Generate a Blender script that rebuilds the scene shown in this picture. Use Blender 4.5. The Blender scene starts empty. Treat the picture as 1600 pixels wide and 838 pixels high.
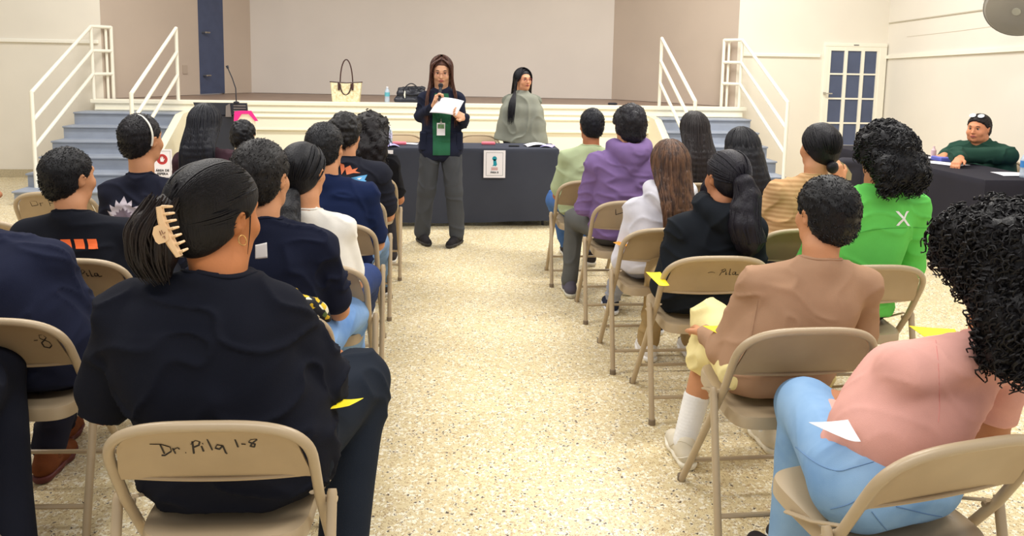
import bpy, math, random
import numpy as np
from mathutils import Vector, Matrix, bvhtree
random.seed(7); RNG = np.random.default_rng(7)
scn = bpy.context.scene
COL = scn.collection
PI = math.pi

# ------------------------------------------------------------------ camera
def Rx(a): c, s = math.cos(a), math.sin(a); return np.array([[1,0,0],[0,c,-s],[0,s,c]])
def Ry(a): c, s = math.cos(a), math.sin(a); return np.array([[c,0,s],[0,1,0],[-s,0,c]])
def Rz(a): c, s = math.cos(a), math.sin(a); return np.array([[c,-s,0],[s,c,0],[0,0,1]])
EYE = 1.54
CM = Rz(math.radians(-5.2)) @ Rx(PI/2 - math.radians(6.7)) @ Rz(math.radians(1.03))
cam = bpy.data.objects.new('camera', bpy.data.cameras.new('camera')); COL.objects.link(cam)
m4 = np.eye(4); m4[:3,:3] = CM; m4[:3,3] = (0,0,EYE)
cam.matrix_world = Matrix(m4.tolist())
cam.data.sensor_width = 36; cam.data.lens = 27.0; cam.data.shift_y = -183/1600; cam.data.clip_start = .05
scn.camera = cam
scn.view_settings.view_transform = 'Standard'
scn.view_settings.look = 'None'
scn.view_settings.exposure = 0.0
scn.view_settings.gamma = 1.0
scn.view_settings.use_curve_mapping = False

def _ray(px, py): return CM @ np.array([(px-800)/1200, -(py-236)/1200, -1.0])
def G(px, py, z=0.0):            # where the sight line through a photo point meets height z
    d = _ray(px, py); return np.array([0,0,EYE]) + d*((z-EYE)/d[2])
def W(px, py, Y):                # ... meets the plane at distance Y into the hall
    d = _ray(px, py); return np.array([0,0,EYE]) + d*(Y/d[1])

# ------------------------------------------------------------------ light
world = bpy.data.worlds.new('world'); scn.world = world; world.use_nodes = True
world.node_tree.nodes['Background'].inputs[0].default_value = (.97, .97, 1.0, 1)
world.node_tree.nodes['Background'].inputs[1].default_value = 0.62
def area(name, loc, size, power, color=(1,.96,.90), rot=(0,0,0)):
    l = bpy.data.lights.new(name, 'AREA'); l.shape = 'RECTANGLE'; l.size, l.size_y = size
    l.energy = power; l.color = color
    o = bpy.data.objects.new(name, l); COL.objects.link(o); o.location = loc; o.rotation_euler = rot
    return o
area('ceiling_lamp', (-2.2, 7.6, 4.1), (2.6, .5), 130)
area('ceiling_lamp', (2.6, 7.6, 4.1), (2.6, .5), 190)
area('ceiling_lamp', (-2.2, 3.6, 4.1), (2.6, .5), 110)
area('ceiling_lamp', (2.6, 3.6, 4.1), (2.6, .5), 130)
area('ceiling_lamp', (0.3, 0.2, 4.1), (4.5, .5), 110)

# ------------------------------------------------------------------ materials
def lin(c):
    return tuple(((x/255)/12.92 if x/255 <= .04045 else ((x/255+.055)/1.055)**2.4) for x in c)
_mats = {}
def mat(name, rgb, rough=.6, metal=0, bump=0, bscale=60, vary=0, vscale=6, spec=.5, sheen=0, alpha=1, trans=0, stretch=None, coat=0, rgb2=None):
    if name in _mats: return _mats[name]
    m = bpy.data.materials.new(name); m.use_nodes = True; _mats[name] = m
    nt = m.node_tree; b = nt.nodes['Principled BSDF']
    col = lin(rgb)+(1,)
    b.inputs['Base Color'].default_value = col
    b.inputs['Roughness'].default_value = rough; b.inputs['Metallic'].default_value = metal
    b.inputs['Specular IOR Level'].default_value = spec
    b.inputs['Sheen Weight'].default_value = sheen; b.inputs['Alpha'].default_value = alpha
    b.inputs['Transmission Weight'].default_value = trans; b.inputs['Coat Weight'].default_value = coat
    if bump or vary:
        tc = nt.nodes.new('ShaderNodeTexCoord'); mp = nt.nodes.new('ShaderNodeMapping')
        nt.links.new(tc.outputs['Object'], mp.inputs[0])
        if stretch: mp.inputs['Scale'].default_value = stretch
    if bump:
        n = nt.nodes.new('ShaderNodeTexNoise'); n.inputs['Scale'].default_value = bscale; n.inputs['Detail'].default_value = 3
        nt.links.new(mp.outputs[0], n.inputs['Vector'])
        bp = nt.nodes.new('ShaderNodeBump'); bp.inputs['Strength'].default_value = bump; bp.inputs['Distance'].default_value = .01
        nt.links.new(n.outputs[0], bp.inputs['Height']); nt.links.new(bp.outputs[0], b.inputs['Normal'])
    if vary:
        n2 = nt.nodes.new('ShaderNodeTexNoise'); n2.inputs['Scale'].default_value = vscale; n2.inputs['Detail'].default_value = 4
        nt.links.new(mp.outputs[0], n2.inputs['Vector'])
        mx = nt.nodes.new('ShaderNodeMix'); mx.data_type = 'RGBA'
        c2 = lin(rgb2) if rgb2 else tuple(min(1, x*(1-vary)) for x in col[:3])
        mx.inputs[6].default_value = col; mx.inputs[7].default_value = tuple(c2)+(1,)
        rmp = nt.nodes.new('ShaderNodeMapRange'); rmp.inputs[1].default_value = .35; rmp.inputs[2].default_value = .65
        nt.links.new(n2.outputs[0], rmp.inputs[0]); nt.links.new(rmp.outputs[0], mx.inputs[0])
        nt.links.new(mx.outputs[2], b.inputs['Base Color'])
    return m

def terrazzo():
    m = bpy.data.materials.new('terrazzo'); m.use_nodes = True; nt = m.node_tree; L = nt.links.new
    b = nt.nodes['Principled BSDF']
    tc = nt.nodes.new('ShaderNodeTexCoord')
    def vor(scale, rnd=1.0):
        mp = nt.nodes.new('ShaderNodeMapping'); mp.inputs['Location'].default_value = (scale*.37, scale*.11, 0)
        L(tc.outputs['Object'], mp.inputs[0])
        nz = nt.nodes.new('ShaderNodeTexNoise'); nz.inputs['Scale'].default_value = scale*1.3
        L(mp.outputs[0], nz.inputs['Vector'])
        ad = nt.nodes.new('ShaderNodeMix'); ad.data_type = 'RGBA'; ad.blend_type = 'LINEAR_LIGHT'; ad.inputs[0].default_value = .012
        L(mp.outputs[0], ad.inputs[6]); L(nz.outputs['Color'], ad.inputs[7])
        v = nt.nodes.new('ShaderNodeTexVoronoi'); v.inputs['Scale'].default_value = scale; v.inputs['Randomness'].default_value = rnd
        L(ad.outputs[2], v.inputs['Vector']); return v
    def math_(op, a, bv):
        n = nt.nodes.new('ShaderNodeMath'); n.operation = op
        if hasattr(a, 'name') and hasattr(a, 'links'): L(a, n.inputs[0])
        else: n.inputs[0].default_value = a
        if hasattr(bv, 'links'): L(bv, n.inputs[1])
        else: n.inputs[1].default_value = bv
        return n.outputs[0]
    def mix(f, a, c):
        n = nt.nodes.new('ShaderNodeMix'); n.data_type = 'RGBA'; L(f, n.inputs[0])
        if hasattr(a, 'links'): L(a, n.inputs[6])
        else: n.inputs[6].default_value = lin(a)+(1,)
        if hasattr(c, 'links'): L(c, n.inputs[7])
        else: n.inputs[7].default_value = lin(c)+(1,)
        return n.outputs[2]
    v1 = vor(105); v2 = vor(72); v3 = vor(165)
    def sel(v, thr, rad):                          # random cells, only their core
        s = nt.nodes.new('ShaderNodeSeparateColor'); L(v.outputs['Color'], s.inputs[0])
        a = math_('GREATER_THAN', s.outputs[0], thr); c = math_('LESS_THAN', v.outputs['Distance'], rad)
        return math_('MULTIPLY', a, c)
    big = nt.nodes.new('ShaderNodeTexNoise'); big.inputs['Scale'].default_value = 1.1; L(tc.outputs['Object'], big.inputs['Vector'])
    base = mix(big.outputs[0], (216,198,152), (226,210,168))
    c = mix(sel(v2, .5, .55), base, (244,236,212))
    c = mix(sel(v1, .70, .45), c, (190,163,118))
    c = mix(sel(v3, .80, .50), c, (150,122,86))
    c = mix(sel(v2, .86, .36), c, (92,76,58))
    L(c, b.inputs['Base Color'])
    b.inputs['Roughness'].default_value = .33; b.inputs['Specular IOR Level'].default_value = .45
    return m

# ------------------------------------------------------------------ mesh helpers
def tag(o, label=None, cat=None, group=None, kind=None):
    if label: o['label'] = label
    if cat: o['category'] = cat
    if group: o['group'] = group
    if kind: o['kind'] = kind
    return o
def empty(name, loc=(0,0,0), rz=0, label=None, cat=None, group=None):
    o = bpy.data.objects.new(name, None); COL.objects.link(o); o.empty_display_size = .1
    o.location = tuple(float(v) for v in loc); o.rotation_euler = (0,0,rz)
    return tag(o, label, cat, group)
def obj_raw(name, V, F, m, parent=None, smooth=True):
    me = bpy.data.meshes.new(name)
    V = np.asarray(V, dtype=np.float32)
    if isinstance(F, np.ndarray) and F.ndim == 2:
        me.vertices.add(len(V)); me.vertices.foreach_set('co', V.ravel())
        n, k = F.shape; me.loops.add(n*k); me.loops.foreach_set('vertex_index', F.astype(np.int32).ravel())
        me.polygons.add(n); me.polygons.foreach_set('loop_start', np.arange(0, n*k, k, dtype=np.int32))
        me.update(calc_edges=True); me.validate()
    else:
        me.from_pydata([tuple(map(float, v)) for v in V], [], [list(map(int, f)) for f in F]); me.update()
    if smooth: me.polygons.foreach_set('use_smooth', [True]*len(me.polygons))
    for mm in (m if isinstance(m, (list, tuple)) else [m]): me.materials.append(mm)
    o = bpy.data.objects.new(name, me); COL.objects.link(o)
    if parent: o.parent = parent
    return o
class MB:
    def __init__(s): s.v = []; s.f = []
    def add(s, V, F):
        n = len(s.v); s.v += [tuple(map(float, v)) for v in V]; s.f += [[n+i for i in f] for f in F]; return s
    def box(s, a, b, bev=0, rot=None, ctr=None):
        x0,y0,z0 = a; x1,y1,z1 = b
        if bev:
            e = bev; V = []; 
            for z, i in ((z0, e), (z0+e, 0), (z1-e, 0), (z1, e)):
                for (sx, sy) in ((0,0),(1,0),(1,1),(0,1)):
                    X = x1 if sx else x0; Y = y1 if sy else y0; dx = -1 if sx else 1; dy = -1 if sy else 1
                    pts = [(X+dx*(i+e), Y+dy*i), (X+dx*i, Y+dy*(i+e))]
                    if (sx, sy) in ((0,0),(1,1)): pts = pts[::-1]
                    V += [(p[0], p[1], z) for p in pts]
            F = []
            for r in range(3):
                for k in range(8): F.append([r*8+k, r*8+(k+1)%8, (r+1)*8+(k+1)%8, (r+1)*8+k])
            F += [list(range(7,-1,-1)), list(range(24,32))]
        else:
            V = [(x0,y0,z0),(x1,y0,z0),(x1,y1,z0),(x0,y1,z0),(x0,y0,z1),(x1,y0,z1),(x1,y1,z1),(x0,y1,z1)]
            F = [[0,3,2,1],[4,5,6,7],[0,1,5,4],[1,2,6,5],[2,3,7,6],[3,0,4,7]]
        if rot is not None:
            c = np.array(ctr if ctr is not None else ((x0+x1)/2,(y0+y1)/2,(z0+z1)/2)); V = [rot@(np.array(v)-c)+c for v in V]
        return s.add(V, F)
    def tube(s, path, r, n=10, closed=False, flat=1.0, cap=True):
        P = np.array(path, float); m = len(P); R = [r]*m if np.isscalar(r) else list(r)
        V = []; up = None
        for i in range(m):
            t = (P[(i+1) % m]-P[i-1]) if closed else (P[min(i+1,m-1)]-P[max(i-1,0)])
            t = t/(np.linalg.norm(t)+1e-9)
            if up is None:
                up = np.array([0,0,1.]) if abs(t[2]) < .9 else np.array([1.,0,0])
            up = up-t*np.dot(up, t); up /= np.linalg.norm(up)+1e-9
            sd = np.cross(t, up)
            for k in range(n):
                a = 2*PI*k/n; V.append(P[i]+R[i]*(math.cos(a)*sd+math.sin(a)*up*flat))
        F = []
        for i in range(m if closed else m-1):
            for k in range(n):
                a = i*n+k; b = i*n+(k+1) % n; j = (i+1) % m
                F.append([a, b, j*n+(k+1) % n, j*n+k])
        if cap and not closed: F += [list(range(n-1,-1,-1)), list(range((m-1)*n, m*n))]
        return s.add(V, F)
    def lathe(s, prof, c=(0,0,0), n=24, rot=None):
        V = []; c = np.array(c, float)
        for r, z in prof:
            for k in range(n):
                a = 2*PI*k/n; p = np.array([r*math.cos(a), r*math.sin(a), z]); V.append((rot@p if rot is not None else p)+c)
        F = [[i*n+k, i*n+(k+1)%n, (i+1)*n+(k+1)%n, (i+1)*n+k] for i in range(len(prof)-1) for k in range(n)]
        F += [list(range(n-1,-1,-1)), list(range((len(prof)-1)*n, len(prof)*n))]
        return s.add(V, F)
    def prism(s, pts, o, u, v, th):      # outline pts (a,b) in plane o + a u + b v, thickness th along u x v
        o, u, v = map(lambda q: np.array(q, float), (o, u, v)); nrm = np.cross(u, v); nrm /= np.linalg.norm(nrm)
        n = len(pts); V = [o+a*u+b*v for a, b in pts]+[o+a*u+b*v+nrm*th for a, b in pts]
        F = [list(range(n-1,-1,-1)), list(range(n, 2*n))]+[[i, (i+1)%n, n+(i+1)%n, n+i] for i in range(n)]
        return s.add(V, F)
    def build(s, name, m, parent=None, smooth=True, bevel=0):
        o = obj_raw(name, s.v, s.f, m, parent, False)
        if smooth:
            me = o.data; me.polygons.foreach_set('use_smooth', [True]*len(me.polygons))
            try: me.set_sharp_from_angle(angle=math.radians(38))
            except Exception: pass
        return o
def dup(o, parent=None):
    c = o.copy(); COL.objects.link(c); c.parent = parent
    for ch in list(o.children): dup(ch, c)
    return c
_textcache = {}
def text_mesh(s, size, align='CENTER', extrude=.0008, bold=0):
    cu = bpy.data.curves.new('t', 'FONT'); cu.body = s; cu.size = size; cu.align_x = align; cu.align_y = 'CENTER'
    cu.extrude = extrude; cu.offset = bold; cu.resolution_u = 3
    o = bpy.data.objects.new('t', cu); COL.objects.link(o)
    bpy.context.view_layer.update()
    me = bpy.data.meshes.new_from_object(o.evaluated_get(bpy.context.evaluated_depsgraph_get()))
    V = [tuple(v.co) for v in me.vertices]; F = [list(p.vertices) for p in me.polygons]
    bpy.data.objects.remove(o); bpy.data.curves.remove(cu); bpy.data.meshes.remove(me)
    return V, F
def place(V, o, u, v):               # map a flat mesh (x,y,z) to o + x u + y v + z n
    o, u, v = map(lambda q: np.array(q, float), (o, u, v)); n = np.cross(u, v)
    return [o+p[0]*u+p[1]*v+p[2]*n for p in V]

# ------------------------------------------------------------------ implicit surfaces (smooth bodies, clothing, hair)
_T = RNG.random((32,32,32)).astype(np.float32)
def vnoise(P):
    P = np.asarray(P, np.float32); i = np.floor(P).astype(int); f = P-i; f = f*f*(3-2*f); o = 0
    for dx in (0,1):
        for dy in (0,1):
            for dz in (0,1):
                w = (f[:,0] if dx else 1-f[:,0])*(f[:,1] if dy else 1-f[:,1])*(f[:,2] if dz else 1-f[:,2])
                o = o+w*_T[(i[:,0]+dx)%32, (i[:,1]+dy)%32, (i[:,2]+dz)%32]
    return o*2-1
class SDF:
    def __init__(s, k=.03): s.p = []; s.k = k; s.lo = []; s.hi = []
    def cap(s, a, b, ra, rb=None, k=None, sub=False, sy=1.0):
        rb = ra if rb is None else rb; a = np.array(a, float); b = np.array(b, float)
        s.p.append(('c', a, b, ra, rb, s.k if k is None else k, sub, sy))
        if not sub:
            r = max(ra, rb)*max(1, sy)+.01; s.lo.append(np.minimum(a, b)-r); s.hi.append(np.maximum(a, b)+r)
        return s
    def chain(s, pts, rs, k=None, sy=1.0):
        for i in range(len(pts)-1): s.cap(pts[i], pts[i+1], rs[i], rs[i+1], k, sy=sy)
        return s
    def ell(s, c, r, R=None, k=None, sub=False):
        c = np.array(c, float); r = np.array(r, float)
        s.p.append(('e', c, r, np.eye(3) if R is None else R, None, s.k if k is None else k, sub, 1))
        if not sub: s.lo.append(c-r.max()-.01); s.hi.append(c+r.max()+.01)
        return s
    def plane(s, p0, n, k=.004):          # removes what lies on the side n points to
        n = np.array(n, float); n /= np.linalg.norm(n); s.p.append(('p', np.array(p0, float), n, None, None, k, True, 1)); return s
    def mesh(s, h=.008):
        lo = np.min(s.lo, axis=0)-2*h; hi = np.max(s.hi, axis=0)+2*h
        n = np.ceil((hi-lo)/h).astype(int)+1
        ax = [lo[i]+h*np.arange(n[i]) for i in range(3)]
        v = np.full(tuple(n), .2, np.float32)
        for t, a, b, c, d, k, sub, sy in s.p:
            if t == 'p': i0 = [0]*3; i1 = list(n)
            else:
                if t == 'c': r = max(c, d)*max(1, sy)+k+3*h; mn = np.minimum(a, b)-r; mx = np.maximum(a, b)+r
                else: r = b.max()+k+3*h; mn = a-r; mx = a+r
                i0 = np.clip(np.floor((mn-lo)/h).astype(int), 0, n); i1 = np.clip(np.ceil((mx-lo)/h).astype(int)+1, 0, n)
                if (i1 <= i0).any(): continue
            sl = tuple(slice(i0[i], i1[i]) for i in range(3))
            X = ax[0][sl[0]][:,None,None]; Y = ax[1][sl[1]][None,:,None]; Z = ax[2][sl[2]][None,None,:]
            if t == 'c':
                ba = b-a; bb = ba.copy(); bb[1] /= sy; q = (bb**2).sum()+1e-12
                px, py, pz = X-a[0], (Y-a[1])/sy, Z-a[2]
                tt = np.clip((px*bb[0]+py*bb[1]+pz*bb[2])/q, 0, 1)
                D = np.sqrt((px-tt*bb[0])**2+(py-tt*bb[1])**2+(pz-tt*bb[2])**2)-(c+(d-c)*tt)
            elif t == 'e':
                R = c; px, py, pz = X-a[0], Y-a[1], Z-a[2]
                q = [px*R[0,i]+py*R[1,i]+pz*R[2,i] for i in range(3)]
                k0 = np.sqrt(sum((q[i]/b[i])**2 for i in range(3)))+1e-6; k1 = np.sqrt(sum((q[i]/b[i]**2)**2 for i in range(3)))+1e-6
                D = k0*(k0-1)/k1
            else: D = (X-a[0])*b[0]+(Y-a[1])*b[1]+(Z-a[2])*b[2]
            A = v[sl]
            if sub:
                if t != 'p': D = -D
                hh = np.maximum(0, 1-np.abs(A-D)/k); v[sl] = np.maximum(A, D)+k*.25*hh*hh
            else:
                hh = np.maximum(0, 1-np.abs(A-D)/k); v[sl] = np.minimum(A, D)-k*.25*hh*hh
        return nets(v, lo, h)
def nets(v, org, h):
    s = v < 0; S = s.astype(np.int8); C = 0
    for a in (0,1):
        for b in (0,1):
            for c in (0,1):
                C = C+S[a:S.shape[0]-1+a, b:S.shape[1]-1+b, c:S.shape[2]-1+c]
    mask = (C > 0) & (C < 8); ijk = np.argwhere(mask); idx = np.full(mask.shape, -1, np.int32); idx[mask] = np.arange(len(ijk))
    acc = np.zeros((len(ijk), 3)); cnt = np.zeros(len(ijk)); i, j, k = ijk.T
    cor = [(a,b,c) for a in (0,1) for b in (0,1) for c in (0,1)]
    for p in cor:
        for q in cor:
            if sum(q)-sum(p) == 1 and sum(abs(q[t]-p[t]) for t in range(3)) == 1:
                va = v[i+p[0], j+p[1], k+p[2]]; vb = v[i+q[0], j+q[1], k+q[2]]; cr = (va < 0) != (vb < 0)
                t = np.where(cr, va/np.where(cr, va-vb, 1), 0)
                for x in range(3): acc[:,x] += np.where(cr, p[x]+t*(q[x]-p[x]), 0)
                cnt += cr
    V = (ijk+acc/np.maximum(cnt,1)[:,None])*h+org
    Fs = []
    for axn in range(3):
        sl0 = [slice(None)]*3; sl1 = [slice(None)]*3; sl0[axn] = slice(0,-1); sl1[axn] = slice(1,None)
        A = s[tuple(sl0)]; B = s[tuple(sl1)]; e = np.argwhere(A != B)
        o1, o2 = [(1,2),(2,0),(0,1)][axn]
        e = e[(e[:,o1] > 0) & (e[:,o2] > 0) & (e[:,o1] < s.shape[o1]-1) & (e[:,o2] < s.shape[o2]-1)]
        def g(d1, d2):
            q = e.copy(); q[:,o1] += d1; q[:,o2] += d2; return idx[q[:,0], q[:,1], q[:,2]]
        Q = np.stack([g(-1,-1), g(0,-1), g(0,0), g(-1,0)], 1)
        ins = A[e[:,0], e[:,1], e[:,2]]
        Q[~ins] = Q[~ins][:, ::-1]; Fs.append(Q)
    F = np.concatenate(Fs); F = F[(F >= 0).all(1)]
    return V, F
def normals(V, F):
    a, b, c, d = V[F[:,0]], V[F[:,1]], V[F[:,2]], V[F[:,3]]; n = np.cross(c-a, d-b); N = np.zeros_like(V)
    for i in range(4): np.add.at(N, F[:,i], n)
    return N/(np.linalg.norm(N, axis=1)[:,None]+1e-9)
def folds(V, F, amp=.006, seed=0, sc=(7,7,17)):
    N = normals(V, F); o = seed*3.17
    wp = vnoise(V*5+o)[:,None]*np.array([.8,.8,1.5])
    r = 1-np.abs(vnoise(V*np.array(sc)+o+wp)); f = (r**5-.30)*amp*1.7+vnoise(V*5+o)*amp*1.0
    return V+N*f[:,None]
# ------------------------------------------------------------------ the setting
FY = 9.9; SY = 9.72; SH = .985          # front wall, stage edge, stage height
M_wall = mat('cream_wall', (236,229,214), .75, vary=.05, vscale=1.2)
M_wallr = mat('cream_wall_side', (234,228,216), .75, vary=.05, vscale=1.0)
M_shell = mat('stage_shell_paint', (190,174,158), .8, vary=.05, vscale=1.5)
M_back = mat('stage_back_paint', (212,203,193), .8, vary=.04, vscale=1.5)
M_white = mat('white_enamel', (244,240,224), .45)
M_stage = mat('stage_boards', (150,128,112), .5, vary=.15, vscale=5)
M_blue = mat('blue_paint', (66,76,104), .5, vary=.12, vscale=9)
def struct(name, mb, m, smooth=False):
    o = mb.build(name, m, None, smooth); o['kind'] = 'structure'; return o
struct('floor', MB().box((-9,-3,-.1), (9,FY+.1,0)), terrazzo())
struct('wall_front', MB().box((-9,FY,0), (-4.17,FY+.15,5)).box((3.86,FY,0), (6.05,FY+.15,5)).box((-4.3,FY,3.9), (3.9,FY+.15,5)), M_wall)
def slab(p, q, th, z0, z1, mb=None):
    p = np.array(p, float); q = np.array(q, float); d = (q-p)/np.linalg.norm(q-p); n = np.array([d[1], -d[0]])*th
    V = [(*p,z0),(*q,z0),(*(q+n),z0),(*(p+n),z0),(*p,z1),(*q,z1),(*(q+n),z1),(*(p+n),z1)]
    return (mb or MB()).add(V, [[0,3,2,1],[4,5,6,7],[0,1,5,4],[1,2,6,5],[2,3,7,6],[3,0,4,7]])
RW0 = (5.93, 9.98); RW1 = (5.25, 2.0)
struct('wall_right', slab(RW0, RW1, -.15, 0, 5), M_wallr)
struct('wall_left', MB().box((-9.1,-3,0), (-9,FY+.1,5)), M_wallr)
struct('floor_stage', MB().box((-4.15,SY+.06,0.05), (3.85,12.6,SH-.005)), M_stage)
struct('ceiling_stage_shade', MB().box((-4.3,FY+.1,3.9), (4.0,12.8,4.0)), M_shell)  # unseen ceiling added over the stage to darken the recess
# splayed sides and back of the stage
BL = (-2.92,12.1); BR = (2.56,11.55); FL = (-4.17,FY); FR = (3.86,FY)
def lerp(a, b, t): return (a[0]+(b[0]-a[0])*t, a[1]+(b[1]-a[1])*t)
def t_at(px):                            # fraction along the left shell wall seen at photo column px
    best = min(range(1001), key=lambda i: abs(_px(lerp(FL, BL, i/1000), 1.5)-px)); return best/1000
def _px(p, z):
    q = CM.T@(np.array([p[0], p[1], z])-np.array([0,0,EYE])); return 800+1200*q[0]/-q[2]
td0, td1 = t_at(311), t_at(350)
w = slab(FL, lerp(FL, BL, td0), -.1, SH, 3.95); slab(lerp(FL, BL, td1), BL, -.1, SH, 3.95, w)
slab(lerp(FL, BL, td0), lerp(FL, BL, td1), -.1, 3.05, 3.95, w)
struct('wall_stage_left', w, M_shell)
struct('wall_stage_right', slab(BR, FR, -.1, SH, 3.95), M_shell)
struct('wall_stage_back', slab(BL, BR, -.1, SH, 3.95), M_back)
# blue stage door
d0, d1 = lerp(FL, BL, td0), lerp(FL, BL, td1)
do = struct('door_1', slab(d0, d1, -.05, SH+.01, 3.05), M_blue)
dd = np.array([d1[0]-d0[0], d1[1]-d0[1]]); dd /= np.linalg.norm(dd); dn = np.array([dd[1], -dd[0]])
hm = MB()
for z in (SH+.27, 1.86): 
    c = np.array(d0)+dd*.07; hm.tube([(*c,z), (*(c+dn*.07),z)], .012, 8); hm.tube([(*(c+dn*.06),z),(*(c+dn*.06+dd*.08),z)], .012, 8)
hm.build('door_handle', mat('brushed_metal', (190,188,180), .3, 1), do)
# stage front with its mouldings
fr = MB().box((-4.25,SY-.02,SH-.045), (3.95,SY+.15,SH+.004), bev=.006)
fr.box((-4.2,SY+.0,SH-.17), (3.9,SY+.1,SH-.045)).box((-4.2,SY-.015,SH-.125), (3.9,SY,SH-.11))
fr.box((-4.2,SY-.03,SH-.195), (3.9,SY+.1,SH-.17), bev=.005).box((-4.2,SY-.012,SH-.33), (3.9,SY+.1,SH-.195)).box((-4.2,SY-.025,SH-.35), (3.9,SY+.1,SH-.33)).box((-4.2,SY+.01,0), (3.9,SY+.1,SH-.35))
struct('trim_stage_front', fr, mat('stage_front_paint', (243,238,218), .55))
M_rail = mat('chair_rail_paint', (246,242,228), .5)
struct('trim_rail_left', MB().box((-9,FY-.03,1.655), (-4.2,FY,1.70), bev=.006), M_rail)
struct('trim_rail_right', MB().box((3.9,FY-.03,1.655), (4.99,FY,1.70), bev=.006), M_rail)
def wallpt(Y, off=0): 
    t = (Y-RW0[1])/(RW1[1]-RW0[1]); return (RW0[0]+(RW1[0]-RW0[0])*t-off, Y)
def wallbar(name, Ya, za, Yb, zb, hgt, th, m):
    a = wallpt(Ya); b = wallpt(Yb); V = []
    for (p, z) in ((a,za),(b,zb)):
        V += [(p[0],p[1],z),(p[0]-th,p[1],z),(p[0]-th,p[1],z+hgt),(p[0],p[1],z+hgt)]
    return MB().add(V, [[0,1,2,3],[4,7,6,5],[0,4,5,1],[1,5,6,2],[2,6,7,3],[3,7,4,0]])
struct('trim_rail_side', wallbar('r', 9.88, 1.655, 5.0, 1.78, .045, .03, None), M_rail)
M_groove = mat('panel_edge', (188,180,160), .7)
struct('trim_panel_side', wallbar('r', 9.88, 2.12, 7.75, 2.165, .014, .012, None), M_groove)
g = wallpt(7.75); struct('trim_panel_upright', MB().box((g[0]-.012,7.74,2.165), (g[0],7.755,3.6)), M_groove)
cr = MB()
for (Ya, za, Yb, zb) in ((9.4,1.93,8.3,1.96),(8.3,1.96,7.3,2.0),(7.25,2.02,6.9,2.03)):
    V = wallbar('c', Ya, za, Yb, zb, .006, .003, None); cr.add(V.v, V.f)
struct('trim_wall_crack', cr, mat('crack', (205,196,180), .8))
struct('baseboard_front', MB().box((-9,FY-.015,0), (-4.2,FY,.10)), mat('base_terrazzo', (196,182,150), .5, vary=.2, vscale=60))
struct('baseboard_side', wallbar('r', 9.88, 0, 2.2, 0, .10, .015, None), mat('base_terrazzo', (0,0,0)))
# glazed casement door near the corner
wx0, wx1, wz0, wz1 = 4.88, 5.86, .26, 1.86
X0 = W(1287,68,FY)[0]; X1 = W(1384,68,FY)[0]; ZT = W(1335,68,FY)[2]; ZB = W(1322,236,FY)[2]
wf = MB(); fy = FY-.05
def fb(x0, x1, z0, z1, y0=fy, y1=FY+.01): wf.box((x0,y0,z0), (x1,y1,z1), bev=.004)
fb(X0, X1, ZT-.045, ZT, fy-.004); fb(X0, X0+.05, ZB, ZT-.044); fb(X1-.10, X1, ZB, ZT-.044, fy-.001); fb(X0+.04, X1-.09, ZB-.001, ZB+.05, fy-.003)
wo = struct('window_1', wf, M_white)
xi0, xi1, zi0, zi1 = X0+.055, X1-.105, ZB+.055, ZT-.05
sf = MB()
sf.box((xi0-.01,fy+.002,zi1-.05), (xi1+.01,fy+.031,zi1+.01)).box((xi0-.01,fy+.003,zi0-.01), (xi1+.01,fy+.032,zi0+.03)).box((xi0-.011,fy+.004,zi0-.011), (xi0+.035,fy+.03,zi1+.011)).box((xi1-.03,fy+.005,zi0-.012), (xi1+.012,fy+.029,zi1+.012))
for k in (1,2): x = xi0+(xi1-xi0)*k/3+.008; sf.box((x-.022,fy-.001,zi0), (x+.022,fy+.028,zi1))
for k in (1,2,3): z = zi1-.03-(zi1-zi0-.03)*k/4; sf.box((xi0,fy+.006,z-.011), (xi1,fy+.027,z+.011))
sf.build('window_sash', M_white, wo, False)
MB().box((xi0,fy+.02,zi0), (xi1,fy+.024,zi1)).build('pane', mat('dusk_blue_glass', (84,94,122), .25, vary=.15, vscale=3, spec=.35), wo, False)
MB().box((X0+.01,fy-.03,1.17), (X0+.035,fy,1.2)).box((X0+.01,fy-.04,1.175), (X0+.12,fy-.028,1.19)).build('window_handle', mat('brushed_metal', (0,0,0)), wo, False)
MB().box(((X0+X1)/2-.04,fy-.008,ZT-.028), ((X0+X1)/2+.03,fy,ZT-.018)).build('vent_plate', mat('dark_grey', (70,70,72), .5), wo, False)

# outlets
ou = MB(); p = lerp(FL, BL, t_at(288)); 
c = np.array(p); ou.add(slab(c-dd*.04, c+dd*.04, .012, 1.28, 1.40).v, slab(c-dd*.04, c+dd*.04, .012, 1.28, 1.40).f)
tag(ou.build('wall_outlet', mat('outlet_plate', (176,160,144), .5), None, False), 'small beige outlet plate on the side wall of the stage left of the blue door', 'outlet')

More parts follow.
